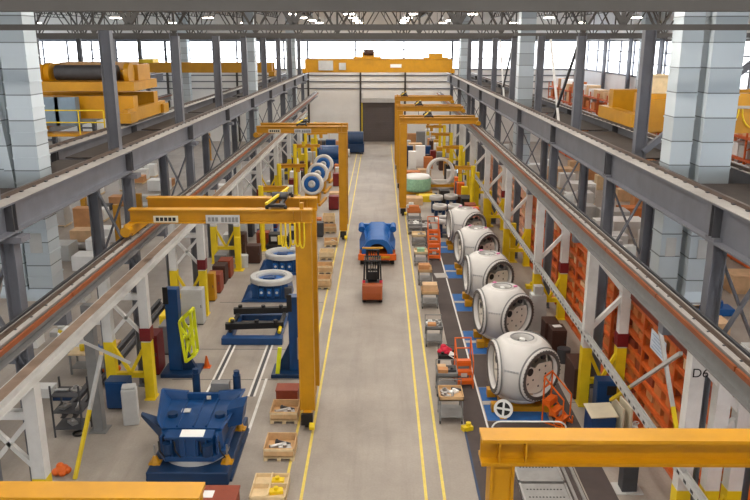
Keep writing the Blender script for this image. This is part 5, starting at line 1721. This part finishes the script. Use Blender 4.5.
cart(p+V((0, 0.4, 0)), 1.0, 1.0, 0.7, 'cart with an orange topped load, farthest in the row', tray=CARD2)
item(p+V((0, 0.4, 0.74)), 'box', CARD2, 'orange-tan box on the farthest cart', 0.38, cat='box')
# orange rolling steps
steps(P(463, 384)+V((0, 0.3, 0)), 'orange rolling steps standing on the dark mat before the nearest hub', 0.05, 3, 0.62)
steps(P(434, 259)+V((0, 0.3, 0)), 'orange rolling steps, nearer of the two at the far end', 0.0, 3, 0.7)
steps(P(433, 244)+V((0, 0.3, 0)), 'orange rolling steps, farther of the two at the far end', 0.0, 3, 0.7)
p = P(549, 426)
steps(p+V((0.1, 0.4, 0)), 'orange steps tipped askew at the right of the nearest hub', 0.9, 3, 0.6)
single('caution_block', MB().bx(-0.18, 0.18, -0.12, 0.12, 0, 0.16).cyl((0.05, 0, 0.16), (0.05, 0, 0.28), 0.09, 10), SAFE, 'small yellow and black block at the mat edge', 'block', P(467, 430), 0.4)
single('paper_sheet', MB().bx(-0.35, 0.35, -0.45, 0.45, 0, 0.02), FLANGE, 'pale board lying on the dark mat beside the carts', 'board', P(441, 276)+V((0, 0, 0.02)), 0.1)

# ================================================================ perforated work plates, lower right
def perf(x0, x1, y0, y1, label, rows):
    o = thing('perforated_plate', label, 'steel plate', ((x0+x1)/2, (y0+y1)/2, 0))
    w, d = (x1-x0)/2, (y1-y0)/2
    MB().bx(-w, w, -d, d, 0.0, 0.1).build('plate', mat('worn_plate_grey', (148, 147, 145), 0.45, 0.2, var=0.12), o)
    h = MB()
    for y in rows:
        k = -w+0.15
        while k < w-0.1:
            h.cyl((k, y, 0.1), (k, y, 0.104), 0.03, 8)
            k += 0.1
    tag(h.build('hole', BLACK, o), None, None, kind='stuff')
    MB().bx(-w-0.06, -w, -d, d, 0, 0.14).build('edge_rail', SILVER, o)
    MB().bx(w, w+0.06, -d, d, 0, 0.14).build('edge_rail', SILVER, o)
    return o
perf(4.25, 5.55, 20.55, 21.9, 'grey perforated steel plate on the floor, farther one at lower right', (0.45, 0.1))
perf(4.25, 5.55, 18.6, 20.4, 'grey perforated steel plate on the floor, nearer one at lower right', (0.6, 0.2, -0.3))
single('floor_rail', MB().bx(-0.05, 0.05, -2.6, 2.6, 0, 0.06), SILVER, 'silver rail along the perforated plates, left one of two', 'rail', (5.75, 20.2, 0.0))
single('floor_rail', MB().bx(-0.05, 0.05, -2.6, 2.6, 0, 0.06), SILVER, 'silver rail along the perforated plates, right one of two', 'rail', (6.0, 20.2, 0.0))

# ================================================================ right side cabinets before the towers
k_ = thing('control_kiosk', 'tall tapered grey control kiosk by a right tower', 'kiosk', P(536, 328))
MB().hull4([(-0.42, -0.35, 0), (0.42, -0.35, 0), (0.42, 0.35, 0), (-0.42, 0.35, 0)], [(-0.33, -0.3, 1.7), (0.33, -0.3, 1.7), (0.33, 0.3, 1.7), (-0.33, 0.3, 1.7)]).build('body', LGREY, k_)
MB().bx(-0.2, 0.2, -0.2, 0.2, 1.7, 2.1).build('head', LGREY, k_)
for k, (u, v) in enumerate(((556, 352), (549, 344))):
    o = cabinet(P(u, v), 0.62, 0.9, 1.15, BROWN, ('dark brown cabinet with a white paper on top', 'dark brown cabinet left of the one with white paper')[k], 0.0, 1)
item(P(556, 352)+V((0, 0.1, 1.151)), 'sheet', PAPER, 'white paper lying on a dark brown cabinet', 0.18, 0.2, cat='paper')
cabinet(P(576, 391), 0.6, 1.5, 1.25, BROWN, 'brown cabinet beside a yellow tower foot on the right')
single('waste_bin', MB().cyl((0, 0, 0), (0, 0, 0.62), 0.24, 16, 0.28), DGREY, 'dark grey round bin near the brown cabinets on the right', 'bin', P(563, 362))
o = cabinet(P(600, 402)+V((-0.1, -0.75, 0)), 0.7, 0.5, 1.3, BLUE, 'blue cabinet with dark screen right of the yellow tower foot')
MB().bx(-0.02, 0.32, -0.33, -0.3, 0.8, 1.15).build('screen', BLACK, o)
bo = thing('low_cabinet', 'low blue cabinet with cream top above the near girder', 'cabinet', P(599, 432), 0.1)
MB().bx(-0.42, 0.42, -0.35, 0.35, 0, 0.75).build('body', BLUE, bo)
MB().box((0, 0, 0.82), (0.95, 0.8, 0.04), rx=0.18).build('top', CREAM, bo)
for k, u in enumerate((616, 624)):
    b = single('leaning_panel', MB().bx(-0.03, 0.03, -0.5, 0.5, 0, 1.05), CREAM, ('left cream panel standing by the low blue cabinet', 'right cream panel standing by the low blue cabinet')[k], 'panel', P(u, 430), 0.1)
item(P(636, 427), 'flange', PAPER, 'white round fitting right of the cream panels', 0.2)
for k, (u, v, m, w, d, h) in enumerate(((525, 300, BROWN, 0.7, 1.2, 1.3), (517, 290, BLACK, 0.6, 0.8, 0.9), (506, 268, DRED, 0.7, 1.0, 1.3), (497, 262, BROWN, 0.8, 0.9, 1.2), (492, 244, RUST, 0.7, 0.9, 1.3), (486, 232, BROWN, 0.8, 0.9, 1.3),
                                       (498, 240, ORANGE, 0.7, 0.9, 1.5), (481, 222, RUST, 0.8, 1.0, 1.4), (478, 214, BLACK, 0.8, 1.0, 1.3), (464, 211, BROWN, 1.2, 0.9, 1.0), (473, 200, ORANGE, 0.6, 0.7, 1.5), (469, 190, LGREY, 0.9, 0.9, 1.5))):
    p = P(u, v)
    p.x = min(p.x, 7.05-w/2)
    p = free(p, w, d)
    cabinet(p, w, d, h, m, '%s cabinet in the row before the right towers, %s from the kiosk' % (colour_word(m), NTH[k]), 0.0, 1)
item(P(532, 288)+V((0, 0, 0)), 'block', SAFE, 'yellow machine part on the floor beside the grey kiosk', 0.35)
post(P(512, 262), 2.4, 'yellow post before the row of brown cabinets on the right', SAFE, 0.3)
post(P(488, 226), 2.6, 'yellow post past the brown cabinets on the right', SAFE, 0.35)
post(P(476, 206), 2.8, 'yellow post near the tall upright white ring', SAFE, 0.35)
post(P(470, 197), 2.8, 'second yellow post near the tall upright white ring', SAFE, 0.35)
sc = thing('monitor_stand', 'grey stand with a lit screen near the upright white ring', 'monitor', P(459, 186))
MB().bx(-0.3, 0.3, -0.25, 0.25, 0, 1.2).build('stand', DGREY, sc)
MB().bx(-0.35, 0.35, -0.12, 0.05, 1.2, 1.75).build('casing', DGREY, sc)
MB().bx(-0.27, 0.27, -0.135, -0.12, 1.27, 1.68).build('screen', SCREEN, sc)
# far right clutter
far_right = [
    (414, 204, CARD3, 1.4, 1.2, 0.6, 'box'), (428, 203, SAFE, 1.4, 1.2, 0.5, 'box'), (412, 178, CARD2, 1.6, 1.0, 0.7, 'box'), (424, 176, CARD3, 1.3, 1.0, 0.7, 'box'),
    (412, 168, PAPER, 0.8, 0.8, 1.8, 'box'), (420, 166, PAPER, 1.0, 0.8, 2.2, 'box'), (428, 168, CARD2, 0.9, 0.8, 1.2, 'box'), (409, 166, DBLUE, 0.8, 0.7, 2.2, 'cab'),
    (415, 153, CARD3, 1.6, 1.0, 1.2, 'box'), (425, 156, BLUE, 1.3, 1.0, 1.2, 'cab'), (435, 152, BROWN, 1.2, 1.0, 1.4, 'cab'), (440, 160, DRED, 1.5, 1.0, 1.1, 'cab'), (450, 168, MGREY, 1.0, 1.0, 1.4, 'cab'),
    (405, 150, LGREY, 1.4, 1.0, 1.2, 'cab'), (421, 146, MGREY, 1.2, 1.0, 1.8, 'cab'), (430, 147, LGREY, 1.2, 1.0, 1.8, 'cab'), (443, 148, CARD, 1.2, 1.0, 1.2, 'box'), (449, 154, YEL, 0.8, 0.8, 1.7, 'cab'), (456, 162, YEL, 0.9, 0.8, 1.7, 'cab'), (464, 177, YEL, 0.8, 0.8, 1.7, 'cab'),
]
far_right.sort(key=lambda t: -t[1])
clutter(far_right, 'right of the aisle')
# right bay goods seen below the girder
for k, (u, v, kd, m, s, lab) in enumerate((
        (703, 326, 'block', LBLUE, 0.8, 'blue machine on the right bay floor behind the near column'),
        (727, 322, 'block', LBLUE, 0.7, 'blue machine on the right bay floor, right of the near column'),
        (692, 262, 'box', PAPER, 1.0, 'white wrapped stack on the right bay floor behind the duct'),
        (625, 236, 'box', PAPER, 1.1, 'white wrapped stack on the right bay floor beyond the crossed bracing'),
        (612, 224, 'box', LGREY, 1.0, 'grey stack on the right bay floor beyond the crossed bracing'),
        (580, 196, 'box', PAPER, 1.1, 'white stack on the right bay floor under the second girder panel'),
        (560, 180, 'box', CARD3, 1.1, 'tan stack on the right bay floor far back'),
        (742, 290, 'box', CARD3, 0.9, 'tan stack at the right edge of the right bay floor'),
        (645, 230, 'box', CARD2, 0.8, 'orange-brown stack on the right bay floor behind the duct'),
        (735, 262, 'box', PAPER, 0.9, 'white stack at the right edge of the right bay floor'))):
    p = P(u, v)
    p.x = min(p.x, 20.0)
    item(free(p, 2.2*s, 2*s), kd, m, lab, s, 0.0, cat='stored goods')

more_left = [(240, 262, BROWN, 0.8, 0.7, 1.1, 'cab'), (246, 250, RUST, 0.8, 0.7, 1.0, 'cab'), (252, 240, LGREY, 0.8, 0.7, 1.5, 'cab'), (256, 231, DRED, 0.8, 0.8, 1.2, 'cab'), (262, 216, BLACK, 0.9, 0.8, 1.2, 'cab'),
    (268, 208, SAFE, 0.6, 0.6, 1.7, 'cab'), (290, 204, TAN, 0.9, 0.8, 0.6, 'crate'), (296, 212, DGREY, 0.9, 0.9, 1.0, 'cab'), (304, 218, SAFE, 0.7, 0.7, 1.2, 'cab'), (316, 226, CARD2, 0.8, 0.7, 0.6, 'box'),
    (272, 196, PAPER, 0.9, 0.9, 1.8, 'box'), (277, 187, DRED, 0.8, 0.8, 1.4, 'cab'), (281, 178, SAFE, 0.7, 0.7, 2.0, 'cab'), (288, 170, BLACK, 1.0, 0.9, 1.5, 'cab'), (292, 160, SAFE, 0.8, 0.7, 2.2, 'cab'),
    (300, 172, CARD3, 1.0, 0.9, 0.9, 'box'), (308, 166, MGREY, 1.1, 0.9, 1.4, 'cab'), (314, 158, PAPER, 1.1, 0.9, 1.0, 'box'), (321, 152, DGREY, 1.2, 1.0, 1.4, 'cab'), (331, 150, BLUE, 1.2, 1.0, 1.3, 'cab'), (337, 148, CARD, 1.2, 0.9, 0.9, 'box'), (343, 150, ORANGE, 0.9, 0.8, 0.9, 'cab')]
more_left.sort(key=lambda t: -t[1])
clutter(more_left, 'on the left work stations')
more_right = [(531, 316, BLACK, 0.6, 0.7, 0.8, 'cab'), (519, 280, SAFE, 0.5, 0.5, 1.4, 'cab'), (512, 276, BROWN, 0.7, 0.9, 1.2, 'cab'), (503, 254, BLACK, 0.7, 0.8, 1.2, 'cab'), (495, 236, DBLUE, 0.7, 0.8, 1.4, 'cab'), (489, 238, SAFE, 0.5, 0.5, 1.6, 'cab'),
    (484, 214, ORANGE, 0.6, 0.7, 1.5, 'cab'), (476, 206, MGREY, 0.8, 0.8, 1.2, 'cab'), (470, 182, BLACK, 0.9, 0.8, 1.6, 'cab'), (462, 170, BROWN, 1.0, 0.9, 1.3, 'cab'), (466, 164, PAPER, 0.9, 0.8, 1.6, 'box'), (458, 155, LGREY, 1.0, 0.9, 1.6, 'cab'),
    (452, 148, DRED, 1.0, 0.9, 1.4, 'cab'), (446, 143.6, PAPER, 1.2, 0.9, 1.8, 'box'), (436, 144, CARD2, 1.2, 1.0, 1.2, 'box'), (412, 145, CARD, 1.2, 1.0, 1.4, 'box'), (426, 166, BROWN, 1.0, 0.9, 1.1, 'cab'), (433, 196, CARD, 1.2, 0.9, 0.6, 'box'), (444, 203, BLACK, 0.8, 0.8, 1.1, 'cab')]
more_right.sort(key=lambda t: -t[1])
clutter(more_right, 'by the right work stations')
for k, (u, v, kd, m, s_) in enumerate(((412, 212, 'flange', PAPER, 0.4), (420, 209, 'block', SAFE, 0.35), (426, 214, 'pipe', SILVER, 0.5), (418, 198, 'flange', SILVER, 0.4), (431, 205, 'pipe', PAPER, 0.6), (436, 200, 'block', DBLUE, 0.45), (447, 200, 'flange', SILVER, 0.5), (424, 236, 'pipe', SILVER, 0.35), (426, 226, 'block', LGREY, 0.3))):
    item(free(P(u, v), 2.6*s_, 2*s_), kd, m, '%s loose %s on the floor by the farthest right carts, %s from the left' % (colour_word(m), kd, NTH[k]), s_, 0.0)

r2 = random.Random(11)
for side, x0, x1, where in ((-1, -26.0, -13.2, 'left'), (1, 12.6, 19.0, 'right')):
    y = 17.0
    k = {}
    while y < 78:
        x = r2.uniform(x0, x1)
        m = r2.choice([PAPER, PAPER, LGREY, CARD3, CARD, WHITE])
        w, d, h = r2.uniform(0.8, 1.5), r2.uniform(0.8, 1.4), r2.uniform(0.5, 1.6)
        cw = {PAPER: 'white', WHITE: 'off-white', LGREY: 'grey', CARD3: 'tan', CARD: 'brown'}[m]
        i = k.get(cw, 0)
        k[cw] = i+1
        if i < len(NTH):
            q = free(V((x, y, 0)), w+0.1, d+0.1)
            x, y = q.x, q.y
            o = thing('pallet_load', '%s pallet load on the %s bay floor, %s of that colour from the near end' % (cw, where, NTH[i]), 'pallet load', (x, y, 0), 0.0)
            MB().bx(-w/2, w/2, -d/2, d/2, 0.14, 0.14+h).bx(-w/2-0.005, w/2+0.005, -d*0.06, d*0.06, 0.14, 0.145+h).build('load', m, o)
            MB().bx(-w/2-0.05, w/2+0.05, -d/2-0.05, d/2+0.05, 0.09, 0.14).bx(-w/2, -w/2+0.12, -d/2, d/2, 0, 0.1).bx(w/2-0.12, w/2, -d/2, d/2, 0, 0.1).build('pallet', PALE, o)
        y += 1.75

gapcol = [BLACK, LGREY, DGREY, DRED, PAPER, MGREY, BROWN, SAFE, LGREY]
n_ = {}
for gi in range(1, 7):
    for j in range(3):
        m = gapcol[(gi*3+j*2) % 9]
        y = 17.2+9.1*gi+2.4+2.1*j
        x = -9.3+0.35*((gi+j) % 3-1)
        w, d, h = 0.8+0.2*(j % 2), 0.9, (1.0, 1.7, 1.3)[(gi+j) % 3]
        cw = colour_word(m)
        i = n_.get(cw, 0)
        n_[cw] = i+1
        cabinet(free(V((x, y, 0)), w, d), w, d, h, m, '%s cabinet under the left white towers, %s from the near end' % (cw, NTH[i]), 0.0, 1)

for k, x in enumerate((-11.35, -10.95)):
    single('steel_bar', MB().ib((0, 0, 0.12), (0, 12.5, 0.12), 0.16, 0.22, 0.03, 0.03), DGREY, ('left one of two long dark beams lying on the floor beyond the grey post', 'right one of two long dark beams lying on the floor beyond the grey post')[k], 'beam', (x, 24.6, 0))
for k, (u, v, m, s) in enumerate(((30, 345, PAPER, 0.5), (62, 335, LGREY, 0.45), (96, 322, PAPER, 0.5), (112, 345, CARD3, 0.35), (46, 395, PAPER, 0.35))):
    item(free(P(u, v), 2.1*s, 1.8*s), ('box', 'block')[k % 2], m, '%s goods on the floor under the left runway, %s counted from the far left' % (colour_word(m), NTH[k]), s, 0.0, cat='stored goods')
